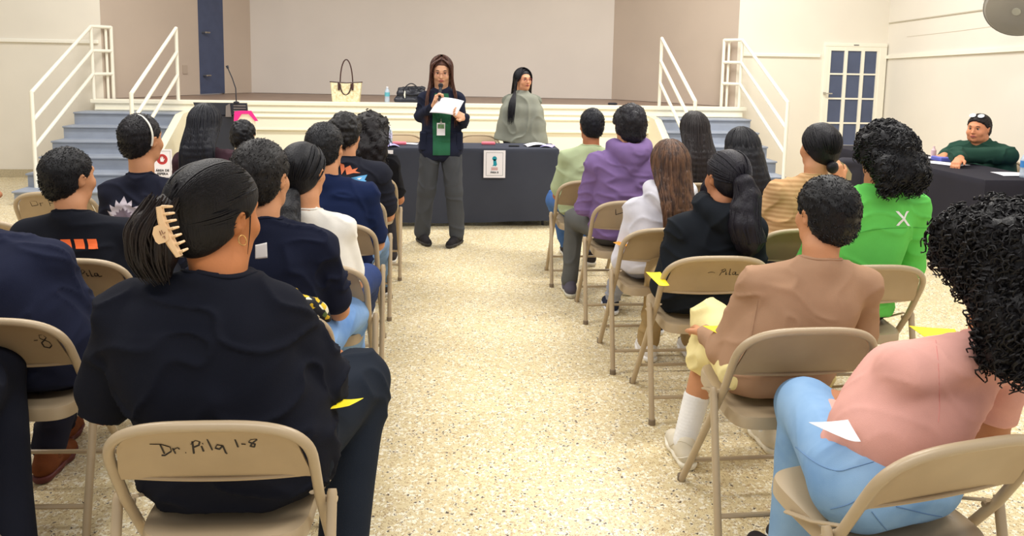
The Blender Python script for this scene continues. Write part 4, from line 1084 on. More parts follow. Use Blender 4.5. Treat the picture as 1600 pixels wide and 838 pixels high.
g = G(1470,251,zt); tag(MB().box((g[0]-.05,g[1]-.07,zt-.004), (g[0]+.05,g[1]+.07,zt+.035), bev=.006).build('tape_box', mat('blue_plastic', (96,104,190), .4), None, False), 'small blue box on the black table beside the pale bottle', 'box')
flat_sheet(1500,255,zt,.10,.2,.6, mat('black_plastic', (0,0,0)), 'dark tablet lying under the hand of the woman in green', 'tablet', 'tablet', curl=.001)
flat_sheet(1590,273,zt,.3,.2,-.2, M_paper, 'white sheet at the right edge of the short black table')
g = G(1597,276,zt); bottle((g[0]+.0,g[1]-.02,zt-.004), .20, 'water bottle with a blue label at the right edge of the short black table', lab=(60,130,200))
# stools and spare chairs behind
def chair_plain(x, y, rot, label, group):
    t = dup(CH0); t.location = (x, y, 0); t.rotation_euler = (0,0,rot); return tag(t, label, 'chair', group)
# ------------------------------------------------------------------ the rows: chairs and the people on them
def R_(px, py, label, rot=0, write=None): return chair_at(px, py, label, rot, write)
c_tan, o_tan = R_(1274, 515, 'folding chair of the man in the tan T-shirt', .02)
c_pink, o_pink = R_(1532, 692, 'folding chair of the woman in the pink top', .20)
c_grn, o_grn = R_(1374, 416, 'folding chair of the woman in bright green')
c_hood, o_hood = R_(1126, 402, 'folding chair of the woman in the black hoodie, faint marker writing on its back')
c_brn, o_brn = R_(1048, 358, 'folding chair of the woman with long brown hair')
c_pur, o_pur = R_(990, 315, 'folding chair of the man in the purple hoodie, marker writing on its back')
c_lgr, o_lgr = R_(925, 283, 'folding chair of the man in pale green')
c_r8, o_r8 = R_(1085, 287, 'folding chair below the long dark brown hair, furthest right-hand row')
c_r9, o_r9 = R_(1165, 322, 'folding chair of the woman with long straight black hair and an earbud')
c_mus, o_mus = R_(1262, 359, 'folding chair of the woman in the mustard striped top')
c_big, o_big = R_(316, 663, 'large foreground folding chair marked Dr. Pila 1-8 in black marker', -.02)
c_l3, o_l3 = R_(-30, 500, 'folding chair marked with an 8 at the left edge, of the man in navy', -.04)
c_l4, o_l4 = R_(100, 406, 'folding chair of the man with the orange flame print, marker letters on its back')
c_e1, o_e1 = R_(80, 301, 'empty folding chair marked Dr Pila beyond the man with the flame print')
c_e2, o_e2 = R_(-48, 345, 'folding chair half cut by the left edge of the picture')
c_l5, o_l5 = R_(205, 352, 'folding chair of the man with the white headband')
c_l6, o_l6 = R_(318, 295, 'folding chair of the woman with long straight dark hair, left side')
c_l7, o_l7 = R_(378, 269, 'folding chair of the person with short curly hair in the furthest left row')
c_l8, o_l8 = R_(398, 488, 'folding chair of the man in navy and light jeans, floral cloth over its back')
c_l9, o_l9 = R_(478, 415, 'folding chair of the woman in the white T-shirt')
c_l10, o_l10 = R_(512, 350, 'folding chair of the man in the royal navy T-shirt')
c_l11, o_l11 = R_(538, 309, 'folding chair of the man with the orange and blue back print')
c_l12, o_l12 = R_(566, 275, 'folding chair of the woman with long curly hair nearest the charcoal table')
c_l2, o_l2 = R_(-330, 640, 'folding chair under the person in black trousers at the lower left edge')
scribble(c_big, WR, -.130, .640, .235, .042)
scribble(c_l3, EIGHT, .120, .640, .045, .040)
scribble(c_l4, PILA, -.02, .655, .15, .036)
scribble(c_e1, DRP, -.14, .655, .17, .035, .0016)
scribble(c_hood, PILA, -.03, .645, .15, .034, .0018)
scribble(c_pur, D1, -.10, .655, .12, .06, .0022)

def K(o, px, z=.50, dy=.47):               # a knee seen at photo column px
    q = CM.T@(np.array([o[0], o[1]+dy, z])-np.array([0,0,EYE])); py = 236-1200*q[1]/-q[2]
    v = W(px, py, o[1]+dy); v[2] = z; return v
def sit(label, o, head, hy=.03, rot=0, **k):
    fw = .045+.10*(k.get('fat', 1)-1)+.004*(k.get('loose', 1)-1)*10*.3; o = (o[0]-math.sin(rot)*fw, o[1]+math.cos(rot)*fw)
    return person(label, o, rot, W(head[0], head[1], o[1]+hy), rot and rot or 0, **k) if False else person(label, o, rot, W(head[0], head[1], o[1]+hy), **k)
SK1, SK2, SK3, SK4 = (198,140,100), (180,120,82), (164,104,70), (216,166,130)
# ---- right block
P = sit('woman in a pink long-sleeved top and light jeans with big black curls', o_pink, (1578,322), .04, .26, w=1.05, fat=1.12, sw=.165, top=(222,166,154), sleeve='long', skinc=SK2, armr=1.12, fold=.0018, sh_dz=-.03,
        pantsm=mat('light_denim', (112,150,192), .85, bump=.12, bscale=500, vary=.16, vscale=5, spec=.2, rgb2=(140,174,208)), legr=1.14, hem=.62, chesty=.03, loose=.6,
        knees=[K(o_pink,1262,.55,.40), None], feet=[G(1228,905,0), None], elbows=[(-.10,.10,-.25), (.07,.08,-.26)], wrists=[(.13,.16,.03), (-.1,.2,0)],
        hair=curly_long(.22, (22,18,22), 1.18, 2600, .060, .0085, .0032, .17, conv=1.2, base=.045, turns=2.6, pts=16), vox=.007, turn=.05, hs=1.02)
P_pink = P
P = sit('man in a tan T-shirt, cream shorts and white socks with short black hair', o_tan, (1293,275), .05, 0, w=1.08, sw=.170, top=(172,136,108), skinc=SK1, turn=.22, armr=1.0, loose=1.2, fold=.0045, sleeve='long', hem=.47,
        pants=(238,222,160), shorts=True, knees=[K(o_tan,1118,.52), None], feet=[G(1068,722,0), G(1200,700,0)], sock=(240,238,235), shoe=(222,212,190), sole=(236,228,208),
        elbows=[(-.075,.07,-.25), (.05,.06,-.26)], wrists=[(.02,.22,-.02), (-.12,.2,0)], hair=short_hair((22,20,24), thick=.016, nape=-.085, rough=.003), vox=.0065, hs=1.03, lean=.0, legr=1.08)
P_tan = P
P_green = P = sit('woman in a bright green sweatshirt with long loose black curls', o_grn, (1384,190), .03, 0, w=1.15, fat=1.15, sw=.165, top=(104,202,92), sleeve='long', armr=1.15, skinc=SK2, loose=1.3, hem=.50, pants=(34,34,40),
        hair=curly_long(.13, (26,24,30), .86, 1600, .05, .0075, .0032, .115, conv=.95, base=.026, turns=2.6, pts=14, down=.9), hs=1.06)
xm = mat('white_print', (238,236,232), .7)
nk = P['nk']; k_ = .030
decal(P, [[(-k_,k_),(-k_*.6,k_),(k_,-k_),(k_*.6,-k_)], [(k_,k_),(k_*.6,k_),(-k_,-k_),(-k_*.6,-k_)]], xm, 'cross_print', (nk[0]+.05, nk[1]-.1, nk[2]-.115))
P = sit('woman in a black hoodie and khaki trousers with a wavy black ponytail', o_hood, (1136,233), .03, 0, w=1.0, sw=.160, top=(26,30,36), sleeve='long', hood=True, skinc=SK2, turn=.30, loose=1.5, armr=1.1, hem=.46, fold=.007,
        pants=(176,150,106), feet=[G(1012,560,0), G(1080,560,0)], knees=[K(o_hood,1030), None], shoe=(238,234,230), sole=(244,242,238), hair=tied('pony', (34,28,44), (0,-.112,.0), .30, 150, wave=.012, width=.055, lockr=.005, px=.0), vox=.0075)
P = sit('woman in a white hoodie with long straight brown hair', o_brn, (1048,221), .03, 0, w=.95, sw=.155, top=(214,212,220), sleeve='long', hood=True, skinc=SK4, loose=1.5, armr=1.05, hem=.50, fold=.006, chesty=-.0, pants=(168,172,188),
        feet=[G(955,488,0), None], knees=[K(o_brn,985), None], shoe=(44,50,70), sole=(236,236,238), hair=straight(.50, (72,48,40), (104,72,50), .72, (-120,120), 330, backoff=.16, vary=.5, lock=.005), vox=.008)
P = sit('man in a purple hoodie and grey trousers with thick dark hair', o_pur, (984,165), .03, 0, w=1.12, fat=1.1, sw=.172, top=(124,100,148), sleeve='long', hood=True, skinc=SK1, turn=.15, loose=1.6, armr=1.1, hem=.50, fold=.006,
        pants=(92,92,90), knees=[K(o_pur,898), None], feet=[G(890,462,0), None], shoe=(92,88,100), sole=(206,200,180), hair=short_hair((44,40,48), thick=.026, nape=-.07, rough=.007, fr=30))
P = sit('man in a pale green T-shirt and blue jeans with cropped dark hair', o_lgr, (925,168), .03, 0, w=.98, sw=.16, top=(172,184,146), skinc=SK3, loose=1.3, hem=.48, turn=.1, pants=(74,110,170),
        knees=[K(o_lgr,868), None], feet=[G(885,400,0), None], hair=short_hair((28,30,42), thick=.010, nape=-.08))
P = sit('woman with long straight dark brown hair in the furthest right-hand row', o_r8, (1086,176), .03, 0, w=.95, top=(40,36,40), sleeve='long', skinc=SK2, hair=straight(.42, (54,44,44), None, 1.15, (-125,125), 200))
P = sit('woman in black with long straight black hair and a white earbud', o_r9, (1160,201), .03, 0, w=1.0, top=(34,32,38), sleeve='long', skinc=SK2, turn=.25, hair=straight(.48, (30,30,38), None, 1.3, (-128,118), 240, base=.03))
H = P['H']; MB().tube([H(-.094,.0,-.005), H(-.092,.004,-.025)], [.008,.005], 8).build('earbud', M_white, P['root'])
P_mus = P = sit('woman in a mustard striped top with black hair in a low bun', o_mus, (1282,192), .03, 0, w=1.0, sw=.160, top=(196,150,96), skinc=SK1, turn=.22, hem=.52, loose=.8,
        topm=None, elbows=[(-.10,.08,-.24),None], wrists=[(.12,.16,.06),None], jw={('e',1): W(1326,322,o_mus[1]+.24), ('w',1): W(1313,284,o_mus[1]+.33)}, hands=[None, dict(d=(-.3,.05,.9), n=(0,1,0), curl=.9)], vox=.0065, hair=tied('bun', (30,26,34), (0,-.085,-.085), bun=.032, thick=.016), pants=(44,44,60))
# mustard ribs
nt = P['shirt'].data.materials[0].node_tree; b = nt.nodes['Principled BSDF']; wv_ = nt.nodes.new('ShaderNodeTexWave'); wv_.bands_direction = 'Z'; wv_.inputs['Scale'].default_value = 14; wv_.inputs['Distortion'].default_value = .6
tc = nt.nodes.new('ShaderNodeTexCoord'); nt.links.new(tc.outputs['Object'], wv_.inputs['Vector']); mx = nt.nodes.new('ShaderNodeMix'); mx.data_type = 'RGBA'
mx.inputs[6].default_value = lin((202,164,120))+(1,); mx.inputs[7].default_value = lin((178,138,96))+(1,); nt.links.new(wv_.outputs[0], mx.inputs[0]); nt.links.new(mx.outputs[2], b.inputs['Base Color'])

# ---- left block
P_big = P = sit('large woman in a black T-shirt with black hair held by a beige claw clip', o_big, (338,252), .06, 0, w=1.25, fat=1.30, sw=.138, top=(20,22,32), skinc=(186,118,72), turn=-.62, nod=-.10, armr=1.35, loose=1.9, fold=.008, hem=.47, legr=1.35,
        pants=(30,36,46), knees=[None, K(o_big,562,.55)], feet=[None, G(530,960,0)], elbows=[(-.10,.08,-.26), (.105,.12,-.27)], wrists=[(.1,.2,-.02), (-.02,.22,.0)], shoe=(30,30,34),
        hair=None, vox=.0065, hs=1.08, facefat=1.12, neckr=.085, sh_dz=-.008, tdx=-.05)
P = sit('man in a navy T-shirt cut by the left edge, leaning forward', o_l3, (-62,240), .10, 0, w=1.1, fat=1.2, sw=.180, top=(30,34,54), skinc=SK2, turn=-.8, armr=1.3, loose=1.4, hem=.47, pants=(30,30,42), hair=short_hair(), legr=1.15,
        elbows=[None, (.07,.06,-.27)], wrists=[None, (-.06,.20,-.03)], feet=[None, G(78,742,0)], knees=[None, K(o_l3,115)], shoe=(112,62,34), sole=(90,34,30), sock=(120,70,40))
P_fl = P = sit('young man in a black T-shirt with an orange flame stripe, looking right', o_l4, (106,228), .03, 0, w=1.12, sw=.172, top=(24,26,34), skinc=SK1, turn=-.50, loose=1.4, hem=.47, hair=short_hair((30,28,32), thick=.010, nape=-.09), vox=.0075, hs=1.03, fold=.006)
fo = mat('flame_orange', (238,104,40), .7); fb_ = [[(-.10+i*.05+.000,-.018),(-.10+i*.05+.036,-.018),(-.10+i*.05+.022,.018),(-.10+i*.05-.014,.018)] for i in range(5)]
decal(P, fb_, fo, 'flame_print', (P['nk'][0]+.01, -.1, .772))
P_lo = P = sit('man in a dark T-shirt with a grey lotus print and a white headband', o_l5, (220,176), .03, 0, w=.97, sw=.155, sh_dz=-.025, top=(30,32,46), skinc=SK1, turn=-.42, loose=1.2, hem=.48, hair=short_hair((34,30,36), thick=.009, nape=-.085), hs=1.05, vox=.0075)
H = P['H']; ps = [H(*(np.array((.0,-.01,.02))+np.array((.094*math.sin(a), -.02-.03*math.cos(a)*0, .100*math.cos(a))))) for a in np.linspace(-2.0,2.0,25)]
MB().tube(ps, .0045, 8).build('headband', M_white, P['root'])
lg = mat('lotus_grey', (188,178,186), .7); lot = []
for a, L, w_ in ((-1.25,.085,.016),(-.85,.085,.02),(-.4,.085,.022),(0,.095,.024),(.4,.085,.022),(.85,.085,.02),(1.25,.085,.016)):
    d = (math.sin(a), math.cos(a)); n_ = (d[1], -d[0]); lot.append([(0,-.01),(d[0]*L*.5+n_[0]*w_, d[1]*L*.5+n_[1]*w_),(d[0]*L, d[1]*L),(d[0]*L*.5-n_[0]*w_, d[1]*L*.5-n_[1]*w_)])
decal(P, lot, lg, 'lotus_print', (P['nk'][0]-.055, -.1, P['nk'][2]-.20), su=1.15)
decal(P, [[(x*.6, y*.55+.004) for x, y in q] for q in lot], mat('lotus_dark', (110,96,108), .7), 'lotus_print_detail', (P['nk'][0]-.055, -.1, P['nk'][2]-.20), off=.004)
P = sit('woman with long straight black hair and bare shoulders, left block', o_l6, (320,164), .03, 0, w=.98, top=(60,40,48), skinc=SK2, hair=straight(.33, (24,26,40), None, 1.05, (-125,125), 220), turn=-.1)
P = sit('person with short curly black hair in the furthest left row', o_l7, (380,188), .03, 0, w=.85, hs=.92, sw=.14, top=(44,40,44), skinc=SK1, turn=-.1, hair=short_hair((28,28,36), thick=.018, rough=.008, fr=45, curly=500))
P = sit('man in a navy T-shirt and light blue jeans seated right of the claw-clip woman', o_l8, (408,217), .05, 0, w=1.06, sw=.172, top=(24,28,46), skinc=SK1, turn=-.35, hem=.56, loose=1.4, fold=.007, vox=.007, hs=1.05, hair=short_hair((38,34,34), thick=.014, nape=-.085),
        pantsm=mat('blue_denim', (104,144,200), .85, bump=.12, bscale=500, vary=.2, vscale=6, spec=.2, rgb2=(140,176,222)), knees=[None, K(o_l8,548,.52)], feet=[None, G(545,612,0)], shoe=(62,56,48), sole=(50,46,42), sock=(60,170,160), legr=1.05,
        elbows=[None, (.05,.12,-.26)], wrists=[None, (-.10,.18,.02)])
P = sit('woman in a white T-shirt with a low black ponytail', o_l9, (474,221), .03, 0, w=.93, sw=.150, top=(238,234,224), skinc=SK1, turn=-.35, loose=.7, armr=.92, fold=.003, hem=.52, pants=(50,66,110), hair=tied('pony', (30,28,36), (0,-.085,-.07), .18, 120, width=.036, thick=.014),
        knees=[None, K(o_l9,572)], feet=[None, G(572,500,0)], shoe=(110,110,112), elbows=[None, (.04,.08,-.26)], wrists=[None, (-.03,.2,-.02)], hands=[None, dict(d=(-.3,.9,-.1), n=(0,-.2,-1), curl=.7)], vox=.0065)
P = sit('man in a royal navy T-shirt with short hair, left aisle', o_l10, (508,190), .03, 0, w=1.12, fat=1.05, sw=.170, top=(24,36,70), skinc=SK1, turn=-.3, loose=1.2, hem=.48, hair=short_hair((38,38,44), thick=.013, nape=-.09), pants=(120,150,190), hs=1.05,
        knees=[None, K(o_l10,588)], feet=[None, G(600,460,0)])
P_pr = P = sit('man in a dark T-shirt with an orange and blue back print and curly top hair', o_l11, (540,176), .03, 0, w=1.12, sw=.172, top=(34,36,46), skinc=SK1, turn=-.3, loose=1.6, hem=.47, hair=short_hair((32,28,30), thick=.022, nape=-.055, rough=.009, fr=38, curly=420), pants=(40,40,46), hs=1.02)
nk = P['nk']; decal(P, [[(-.03,.03),(.0,.045),(.012,.02),(.045,.03),(.03,.012),(.06,.0),(.02,-.0),(-.02,-.01)], [(-.06,.06),(-.035,.05),(-.03,.02),(-.05,-.01)]], mat('orange_print', (232,128,84), .7), 'orange_print', (nk[0]+.035, -.1, nk[2]-.075))
decal(P, [[(-.02,-.02),(.10,.0),(.085,-.03),(.095,-.035),(.07,-.06),(.02,-.05),(-.03,-.04)]], mat('blue_print', (96,170,222), .7), 'blue_print', (nk[0]+.035, -.1, nk[2]-.085))
decal(P, [[(.01,-.07),(.06,-.075),(.05,-.09),(.02,-.085)], [(.0,-.03),(.02,-.025),(.015,-.045),(.0,-.045)], [(.04,-.02),(.07,-.015),(.055,-.028)]], xm, 'white_print', (nk[0]+.035, -.1, nk[2]-.085), off=.004)
P = sit('woman in black with long dark curly hair nearest the charcoal table', o_l12, (580,176), .03, 0, w=.98, top=(26,26,30), skinc=SK2, pants=(56,54,58), turn=-.2, hair=curly_long(.26, (32,26,30), .98, 330, .06, .007, .003, .14, conv=1.0, base=.03, pts=14, turns=3),
        knees=[None, K(o_l12,606)], feet=[None, G(612,410,0)])
P = person('person in black trousers cut by the lower left corner', o_l2, 0, np.array((o_l2[0]-.03, o_l2[1]+.03, 1.28)), w=1.1, fat=1.1, top=(26,26,30), skinc=SK2, pants=(22,24,34), hair=short_hair(), legr=1.25,
        knees=[None, K(o_l2,-10,.55)], feet=[None, G(25,950,0)])
del P
# ------------------------------------------------------------------ claw-clip woman's hair, clip, earring
P = P_big; H = P['H']; root = P['root']; hm_ = hairm((26,22,26))
def styled(H):
    S = hair_cap(H, 't', nape=-.088, front=.064, thick=.018); V, F = S.mesh(.0055); N = normals(V, F); V = V+N*(vnoise(V*30)*.001)[:,None]
    o = obj_raw('hair', V, F, hm_, root); tie = (-.012,-.125,-.015); arcs(H, tie, hm_, o, 480, r=.0040, k=1.075)
    S = SDF(.03); S.chain([H(-.005,-.10,.015), H(-.03,-.135,-.015), H(-.035,-.13,-.075), H(-.03,-.115,-.125)], [.050,.050,.048,.022])
    V, F = S.mesh(.006); V = V+normals(V, F)*(vnoise(V*np.array((45,45,12)))*.006)[:,None]; po = obj_raw('twisted_hair', V, F, hairm((48,34,28), (26,22,24)), o)
    mb = MB()
    for i in range(150):
        a = random.uniform(-1.5,1.5); u = random.uniform(.85,1.15); e = random.uniform(-.02,.03)
        Q = [H(-.01+.045*math.sin(a)*u, -.13-.03*math.cos(a)*u, .04+e*.5), H(-.03+.052*math.sin(a)*u, -.145-.045*math.cos(a)*u, -.02), H(-.035+.052*math.sin(a)*u, -.14-.045*math.cos(a)*u, -.075+e), H(-.03+.04*math.sin(a*1.3), -.12-.03*math.cos(a)*u, -.13+e)]
        mb.tube(spline(Q), splr([.002,.0042,.004,.001]), 5, cap=False, flat=.7)
    mb.build('hair_lock', hairm((48,34,28), (26,22,24)), po)
styled(H)
# clip: laid on the back of the head, seen from behind
M_clip = mat('beige_clip_plastic', (226,190,146), .35, spec=.5); cy_ = o_big[1]-.135
def cp(px, py, dy=0): w_ = W(px, py, cy_+dy); return P['loc2'](w_)
cl = empty('claw_clip', tuple(W(270,362,cy_)), 0, 'beige claw clip with open teeth in the foreground woman\'s black hair', 'hair clip'); off = P['loc2'](W(270,362,cy_))
def cc(px, py, dy=0): return cp(px, py, dy)-off
sp = [(250,322),(253,340),(259,360),(269,380),(281,400)]; spw = [5,6,7.5,7,5]
L_ = [cc(x-w_, y+w_*.3) for (x, y), w_ in zip(sp, spw)]; R__ = [cc(x+w_, y-w_*.3) for (x, y), w_ in zip(sp, spw)]
def bar(ptsL, ptsR, th, name, m, dyc=.006):
    n = len(ptsL); V = []
    for k in (0,1):
        for a, b in zip(ptsL, ptsR):
            for t in (0,.25,.75,1): q = a+(b-a)*t; V.append(q+np.array((0, (-th if k == 0 else 0)-(dyc*math.sin(PI*t)), 0)))
    F = []; 
    for i in range(n-1):
        for j in range(3):
            q = [i*4+j, i*4+j+1, (i+1)*4+j+1, (i+1)*4+j]; F.append(q); F.append([n*4+x for x in q[::-1]])
        F.append([i*4, (i+1)*4, n*4+(i+1)*4, n*4+i*4]); F.append([i*4+3, n*4+i*4+3, n*4+(i+1)*4+3, (i+1)*4+3])
    F.append([0, n*4, n*4+1, n*4+2, n*4+3, 3, 2, 1]); e = (n-1)*4; F.append([e, e+1, e+2, e+3, n*4+e+3, n*4+e+2, n*4+e+1, n*4+e])
    return MB().add(V, F).build(name, m, cl)
bar(L_, R__, .006, 'spine', M_clip)
teeth = [((253,323),(269,323)),((255,335),(272,333)),((258,347),(275,344)),((262,359),(279,355)),((267,371),(283,366)),((273,383),(288,377)),((279,395),(293,389)),((283,401),(293,397))]
for (a, b) in teeth[:7]:
    m_ = ((a[0]+b[0])/2, (a[1]+b[1])/2); MB().tube([cc(*a,-.004), cc(*m_,-.012), cc(b[0],b[1],.004)], [.0035,.0034,.0026], 8).build('tooth', M_clip, cl)
g0 = cc(258,366); pad = [(240,355),(246,352),(256,352),(262,356),(264,374),(258,379),(248,382),(243,378),(238,366)]
mb = MB(); V = [cc(x, y, -.012) for x, y in pad]+[cc(x, y, -.002) for x, y in pad]; n = len(pad); mb.add(V, [list(range(n)), list(range(2*n-1,n-1,-1))]+[[i, n+i, n+(i+1)%n, (i+1)%n] for i in range(n)]); mb.build('thumb_pad', M_clip, cl)
mb = MB()
for s_ in ([(249,361),(252,368)],[(252,360),(255,366),(258,363)],[(254,371),(257,369),(258,373)]): mb.tube([cc(x, y, -.0135) for x, y in s_], .0008, 5)
mb.build('printed_mark', mat('brown_ink', (120,74,52), .6), cl)
MB().tube([H(.086+.011*math.cos(a)*.4, .002+.011*math.sin(a), -.048-.011*math.cos(a)) for a in np.linspace(0,2*PI,17)[:-1]], .0014, 6, closed=True).build('earring', mat('gold', (222,180,110), .25, .9), root)
MB().tube([H(.070,.035,.02), H(.077,.03,-.03), H(.074,.03,-.085)], [.002,.0016,.0006], 5).build('loose_strand', hm_, root)
M_brs = mat('face_card', (236,232,228), .6)
sheet('paper_card', [W(399,383,o_big[1]+.42), W(417,379,o_big[1]+.42), W(418,403,o_big[1]+.42), W(399,405,o_big[1]+.42)][::-1], M_brs, 'small white card held up beyond the claw-clip woman', 'card', curl=.001)
# ------------------------------------------------------------------ floral cloth over the chair back
fm = bpy.data.materials.new('floral_cloth'); fm.use_nodes = True; nt = fm.node_tree; b = nt.nodes['Principled BSDF']; tc = nt.nodes.new('ShaderNodeTexCoord'); v = nt.nodes.new('ShaderNodeTexVoronoi'); v.inputs['Scale'].default_value = 62
nt.links.new(tc.outputs['Object'], v.inputs['Vector']); cr_ = nt.nodes.new('ShaderNodeValToRGB'); cr_.color_ramp.interpolation = 'CONSTANT'; nt.links.new(v.outputs['Color'], cr_.inputs[0])
cr_.color_ramp.elements[0].color = lin((26,26,30))+(1,); cr_.color_ramp.elements[1].position = .56; cr_.color_ramp.elements[1].color = lin((216,180,40))+(1,)
e_ = cr_.color_ramp.elements.new(.72); e_.color = lin((228,222,190))+(1,); e_ = cr_.color_ramp.elements.new(.86); e_.color = lin((90,110,60))+(1,)
nt.links.new(cr_.outputs[0], b.inputs['Base Color']); b.inputs['Roughness'].default_value = .9
yb_ = o_l8[1]-.17; S = SDF(.02)
pts = [W(x, y, yb_+dy) for x, y, dy in ((405,458,.02),(425,460,.02),(450,470,.02),(475,478,.02),(500,486,.03),(512,498,.04))]
S.chain(pts, [.016,.026,.030,.030,.026,.016], sy=.8); c0 = sum(pts)/len(pts)
S2 = SDF(.02); S2.chain([q-c0 for q in pts], [.016,.028,.032,.031,.026,.016]); V, F = S2.mesh(.006); V = folds(V, F, .008, 2, (14,14,14))
ob = obj_raw('floral_cloth', V, F, fm); ob.location = tuple(c0); tag(ob, 'black cloth with yellow and white flowers bunched over a chair back', 'cloth')
# ------------------------------------------------------------------ yellow papers and other hand-held things
M_yel = mat('yellow_paper', (250,226,30), .6); M_org = mat('orange_paper', (246,158,40), .6)
YG = 'yellow papers on the laps'
def quad(pts, z, m, label, cat='paper', name='paper_sheet', group=YG, dz=(0,0,0,0), curl=.002):
    c = [G(x, y, z+d) for (x, y), d in zip(pts, dz)]; return sheet(name, c, m, label, cat, group, curl)
quad([(1420,509),(1492,514),(1500,531),(1450,530)], .66, M_yel, 'yellow paper between the woman in green and the pink shoulder')
quad([(1098,509),(1134,508),(1180,522),(1128,524)], .63, M_yel, 'yellow paper on the knee of the man in tan')
quad([(1009,425),(1032,425),(1046,446),(1030,446)], .64, M_yel, 'yellow paper at the left elbow of the woman in the black hoodie')
quad([(530,624),(568,622),(545,634),(500,640)], .64, M_yel, 'yellow paper on the lap of the claw-clip woman')
quad([(958,379),(975,374),(990,382),(972,385)], .62, M_org, 'orange paper beside the woman with long brown hair', dz=(0,.01,.01,0))
quad([(1264,660),(1325,656),(1345,690),(1322,686)], .70, M_paper, 'white leaflet on the jeans of the woman in pink', group=None)
# khaki bag held up by the woman in mustard
bg = W(1308,264,o_mus[1]+.35); kb = empty('shoulder_bag', tuple(bg), 0, 'cream and khaki bag held up right of the woman in mustard', 'bag')
def kq(x, y, dy=0): return W(x, y, o_mus[1]+.35+dy)-bg
kh = mat('khaki_canvas', (158,148,112), .8, bump=.1, bscale=200); cm = mat('cream_canvas', (226,220,190), .8)
def slabpx(pts, th, name, m, dy=0):
    n = len(pts); V = [kq(x, y, dy) for x, y in pts]+[kq(x, y, dy+th) for x, y in pts]
    MB().add(V, [list(range(n)), list(range(2*n-1,n-1,-1))]+[[i, n+i, n+(i+1)%n, (i+1)%n] for i in range(n)]).build(name, m, kb, False)
slabpx([(1296,251),(1308,249),(1322,258),(1331,272),(1330,282),(1316,281),(1300,270)], .05, 'bag_body', kh)
slabpx([(1290,254),(1297,250),(1304,268),(1306,276),(1292,272)], .05, 'bag_flap', cm, -.01)
MB().tube([kq(1303,252,-.01), kq(1312,262,-.012), kq(1320,270,-.01)], .008, 6).build('strap', cm, kb)
bs = W(1326,262,6.9); bc = empty('desk_chair', (bs[0]+.12, bs[1], 0), -.3, 'black rounded chair back at the left end of the black table', 'chair'); bk2 = mat('black_upholstery', (40,38,48), .8)
S = SDF(.03); zt_ = W(1326,243,6.9)[2]; S.cap((-.16,0,zt_-.08), (.16,0,zt_-.08), .055); S.cap((-.17,0,zt_-.35), (.17,0,zt_-.35), .055); S.cap((0,0,zt_-.2), (0,0,zt_-.22), .16, sy=.4); V, F = S.mesh(.012); obj_raw('backrest', V, F, bk2, bc)
S = SDF(.03); S.cap((-.16,.25,.43), (.16,.25,.43), .06); S.cap((-.16,.45,.43), (.16,.45,.43), .06); V, F = S.mesh(.012); obj_raw('seat', V, F, bk2, bc)
for x in (-.18,.18):
    for y in (.02,.45): MB().tube([(x,y,.42),(x,y,0)], .012, 8).build('leg', mat('dark_steel', (0,0,0)), bc)

# ------------------------------------------------------------------ the speaker
sy_ = 6.33; sx_ = G(688,382,0)[0]
def wv3(px, py, Y): return W(px, py, Y)
P = person('woman speaker in a navy jacket and green top holding a microphone', (sx_, sy_), PI+.04, W(690,88,sy_), w=.95, sw=.138, fat=.92, armr=.95, top=(34,38,56), sleeve='long', standing=True, hipz=.84, hem=.72, skinc=(226,172,136), nod=-.22, turn=-.05, face=True,
    pants=(72,74,78), feet=[G(714,382,0), G(659,379,0)], footrot=(-.5,.35), shoe=(40,38,40), sole=(40,38,38), vox=.005, loose=1.1, hs=.97,
    jw={('e',1): W(656,182,sy_+.03), ('w',1): W(678,166,sy_-.21), ('e',0): W(722,192,sy_+.0), ('w',0): W(726,184,sy_-.22)},
    hands=[dict(d=(.75,.35,.35), n=(.2,.7,.5), curl=.55, thumb=-1), dict(d=(-.25,-.05,.9), n=(-.7,.2,-.2), curl=.95)],
    hair=straight(.34, (84,54,46), (104,68,54), 1.1, (-128,128), 240, backoff=.10, lock=.0032, base=.012, part=.0, front=.088, capt=.008))
root = P['root']; L2 = P['loc2']; H = P['H']; glasses(H, root, mat('rose_gold', (186,128,116), .3, .7))
# front locks, green top, lapels, badge
mb = MB()
for sgn in (-1,1):
    for i in range(70):
        a = random.uniform(0,1); p0 = H(sgn*.006,.01+.05*a,.122); p1 = H(sgn*(.062+.02*random.random()),.050+.03*a,.075); p2 = H(sgn*(.082+.012*random.random()),.035+.04*a,.0); p3 = H(sgn*(.088+.02*random.random()),.03+.05*a,-.10)
        l = random.uniform(.20,.34); p4 = p3+np.array((sgn*.02, .03+.03*a, -l*.4)); p5 = p3+np.array((sgn*random.uniform(.0,.04), .055+.03*a, -l))
        mb.tube(spline([p0,p1,p2,p3,p4,p5], 3), splr([.002,.004,.0045,.0045,.004,.001], 3), 5, cap=False, flat=.7)
mb.build('hair_lock', hairm((84,54,46), (104,68,54)), root)
gm = mat('green_top', (28,98,66), .8, bump=.1, bscale=300); me = P['shirt'].data
decal(P, [[(-.055,.16),(.055,.16),(.075,-.0),(.07,-.20),(.07,-.34),(-.07,-.34),(-.07,-.2),(-.075,0)]], gm, 'green_blouse', (P['nk'][0], .2, P['nk'][2]-.20), normal=(0,1,0), right=(1,0,0), off=.005)
bd = W(689,201,sy_-.17); bd = L2(bd); t = empty('badge', tuple(W(689,201,sy_-.165)), 0, 'white visitor badge with green marks hanging on the speaker\'s chest', 'badge')
MB().box((-.033,-.001,-.055), (.033,.001,.045)).build('card', M_paper, t, False); mb = MB().box((-.026,-.003,.0), (.026,-.001,.035)); mb.build('badge_print', mat('badge_green', (120,160,110), .6, vary=.5, vscale=60), t, False)
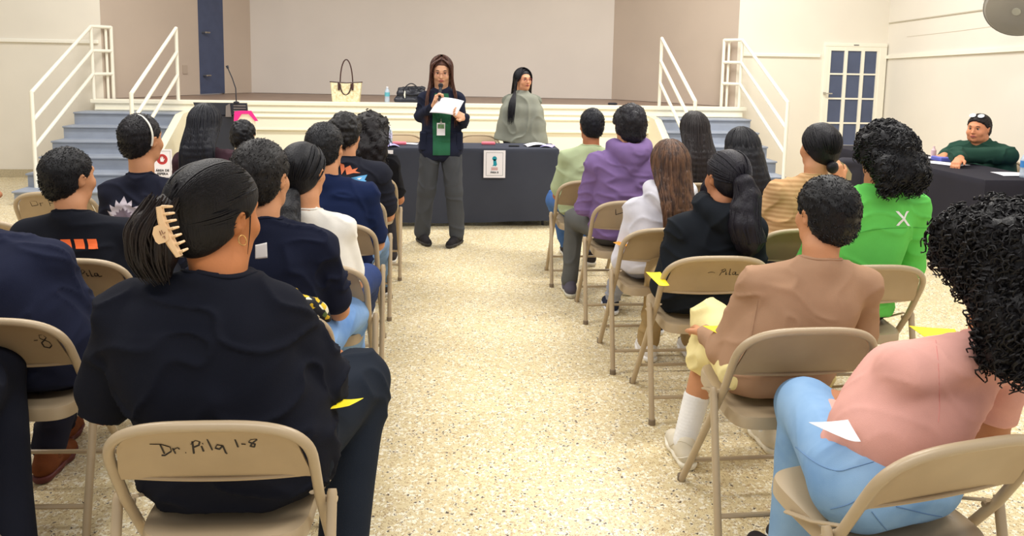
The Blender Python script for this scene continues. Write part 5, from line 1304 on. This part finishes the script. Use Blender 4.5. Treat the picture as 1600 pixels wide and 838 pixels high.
MB().tube([(0,-.001,.045),(0,.0,.08)], .0025, 6).box((-.008,-.004,.04), (.008,.002,.055)).build('badge_clip', mat('brushed_metal', (0,0,0)), t)
ym = sy_-.205; a = W(689,131,ym+.03); b = W(686,160,ym-.03); mc = empty('handheld_microphone', tuple(b), 0, 'black handheld microphone at the speaker\'s mouth', 'microphone')
MB().tube([np.zeros(3), (a-b)*.8], [.010,.013], 12).build('mic_handle', M_dk, mc); MB().lathe([(.001,-.02),(.014,-.016),(.021,0),(.017,.015),(.001,.021)], (a-b)*.9, 16).build('mic_head', mat('mic_grille', (44,44,50), .5, .5, bump=.5, bscale=900), mc)
yp = sy_-.27
sheet('paper_sheets', [W(671,176,yp-.03), W(713,181,yp-.03), W(725,158,yp+.05), W(688,152,yp+.06)], M_paper, 'curled white sheets the speaker is reading from', 'papers', curl=.012)
for x in (-1,1): MB().box((x*.145-.03,-.02,.80), (x*.145+.03,.09,.955), bev=.01).build('jacket_pocket', cloth((34,38,56)), root, False)

# ------------------------------------------------------------------ the woman in the poncho, behind the table
y2 = 7.95; h2_ = W(818,107,y2)
P = person('woman in a grey-green poncho with long black hair behind the charcoal table', (W(812,200,y2)[0], y2), PI+.0, h2_, w=.95, sw=.145, top=(122,126,114), sleeve='none', standing=True, hipz=.80, hem=.80, skinc=(214,152,116), face=True, turn=.45, pants=(50,54,72),
    shoe=(40,38,40), vox=.0055, hs=.93, feet=[np.array((W(812,200,y2)[0]+.1,y2,0)), np.array((W(812,200,y2)[0]-.1,y2,0))], hair=straight(.34, (30,28,40), None, 1.1, (-128,128), 200, backoff=.12, base=.014, part=.0, front=.085, capt=.008),
    elbows=[(-.02,-.02,-.24),(.02,-.02,-.24)], wrists=[(.06,.02,-.16),(-.06,.02,-.16)])
root = P['root']; H = P['H']; glasses(H, root, mat('red_frames', (150,54,52), .4)); nk = P['nk']; zs = P['zs']
S = SDF(.06); S.chain([nk+np.array((0,.02,.0)), nk+np.array((0,.02,-.03))], [.062,.075]); 
for z, hw, r in ((zs-.02,.115,.055),(zs-.14,.135,.095),(zs-.28,.150,.105),(zs-.42,.165,.105),(zs-.50,.165,.10)): c = np.array((nk[0]*.6,.03,z)); S.cap(c-np.array((hw,0,0)), c+np.array((hw,0,0)), r, k=.08)
S.plane((0,0,zs-.475), (.18,0,-1), k=.01); S.ell(nk+np.array((0,.02,.06)), (.055,.055,.05), k=.006, sub=True); V, F = S.mesh(.008); V = folds(V, F, .007, 5, (6,6,4)); obj_raw('poncho', V, F, cloth((140,142,130), 'knit'), root)
mb = MB()
for i in range(110):
    a = random.uniform(0,1); p0 = H(.0,.0+.05*a,.120); p1 = H(.07,.02+.03*a,.06); p2 = H(.090,-.02+.04*a,-.02); p3 = H(.10+.02*random.random(),.01,-.12); q_ = random.uniform(-.03,.03); p4 = p3+np.array((.035+q_,.11,-.12)); p5 = p3+np.array((.055+q_,.15,-random.uniform(.24,.34)))
    mb.tube(spline([p0,p1,p2,p3,p4,p5], 3), splr([.002,.004,.005,.005,.004,.001], 3), 5, cap=False, flat=.7)
for i in range(50):
    a = random.uniform(0,1); p0 = H(.0,.0+.05*a,.120); p1 = H(-.07,.02+.03*a,.06); p2 = H(-.090,-.0+.03*a,-.02); p3 = H(-.094,.02,-.15); mb.tube([p0,p1,p2,p3], [.002,.004,.005,.001], 5, cap=False, flat=.7)
mb.build('hair_lock', hairm((30,28,40)), root)
chair_plain(G(752,221,.745)[0], 8.0, PI, 'folding chair behind the charcoal table, below the pink box', 'folding chairs behind the charcoal table')
chair_plain(G(622,221,.745)[0], 8.0, PI, 'folding chair behind the charcoal table beside the water bottle', 'folding chairs behind the charcoal table')

# ------------------------------------------------------------------ the seated woman in green by the right wall
yw = 6.30; hp_ = W(1531,178,yw); bx = W(1542,240,yw)[0]
P = person('heavyset person in a dark green jacket with glasses pushed up on short hair', (bx, yw), 1.95, hp_, w=1.35, fat=1.45, sw=.165, top=(38,70,58), sleeve='long', skinc=(216,144,104), face=True, facefat=1.22, turn=.15, nod=-.05, armr=1.35, loose=1.4, vox=.006, hem=.50, chesty=.0, hs=1.02,
    jw={('e',0): W(1496,243,yw-.25), ('w',0): W(1500,246,yw-.42), ('e',1): W(1480,244,yw+.25), ('w',1): W(1476,243,yw+.05)}, hair=short_hair((52,40,40), thick=.014, nape=-.075, front=.088, rough=.004), pants=(40,42,50),
    hands=[dict(d=(-.2,.8,-.5), n=(0,-.3,-1), curl=.5), dict(d=(-.3,.9,-.1), n=(0,0,-1), curl=.5)], neckr=.055, sh_dz=.02)
H = P['H']; mb = MB()
for x in (-1,1): mb.tube([H(x*.034+.024*math.cos(a), .046-.014*math.sin(a), .116+.012*math.sin(a)) for a in np.linspace(0,2*PI,15)[:-1]], .003, 6, closed=True)
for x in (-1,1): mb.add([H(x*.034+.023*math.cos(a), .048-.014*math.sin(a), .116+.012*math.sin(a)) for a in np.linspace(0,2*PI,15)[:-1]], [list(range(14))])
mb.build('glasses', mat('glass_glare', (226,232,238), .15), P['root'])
chair_plain(bx+.03, yw-.0, 1.95, 'folding chair of the person in the dark green jacket', 'beige metal folding chairs in rows')
ye = 5.75; hp_ = W(1655,180,ye); bx = hp_[0]+.05
P = person('person in a blue top cut by the right edge beside the black table', (bx, ye), 1.2, hp_, w=1.15, fat=1.15, top=(52,92,176), sleeve='long', skinc=SK2, hair=short_hair(), armr=1.2, loose=1.4)

# ------------------------------------------------------------------ seams that show up close
st = mat('denim_stitch', (92,126,166), .8); tr = P_pink['trousers']
trace(tr, [(1243,699),(1277,725),(1308,736),(1333,731),(1365,722)], .0018, st, 'side_seam')
trace(tr, [(1298,796),(1325,789),(1352,774)], .0018, st, 'pocket_seam')
trace(tr, [(1400,792),(1460,806),(1530,812),(1592,804)], .0025, st, 'waist_seam')
trace(tr, [(1362,800),(1376,818),(1392,836)], .0022, st, 'back_pocket_seam')
trace(P_pink['shirt'], [(1462,532),(1466,570),(1468,630),(1466,660)], .0012, mat('pink_seam', (214,142,134), .9), 'shoulder_seam')
trace(P_green['shirt'], [(1316,374),(1350,362),(1387,357),(1430,356),(1470,358)], .0022, mat('green_seam', (70,160,62), .9), 'yoke_seam')
tn = mat('tan_seam', (146,110,84), .9)
trace(P_tan['shirt'], [(1185,470),(1178,505),(1172,540)], .0014, tn, 'sleeve_seam'); trace(P_tan['shirt'], [(1378,462),(1384,490),(1382,512)], .0014, tn, 'sleeve_seam')
sh = [c for c in P_tan['root'].children if c.name.startswith('shoe')]
for s_ in sh:
    trace(s_, [(1046,698),(1064,690),(1084,700)], .0022, mat('sneaker_trim', (200,190,168), .6), 'trim_line'); trace(s_, [(1046,710),(1062,716),(1084,712)], .003, mat('sneaker_white', (240,234,220), .6), 'trim_line')
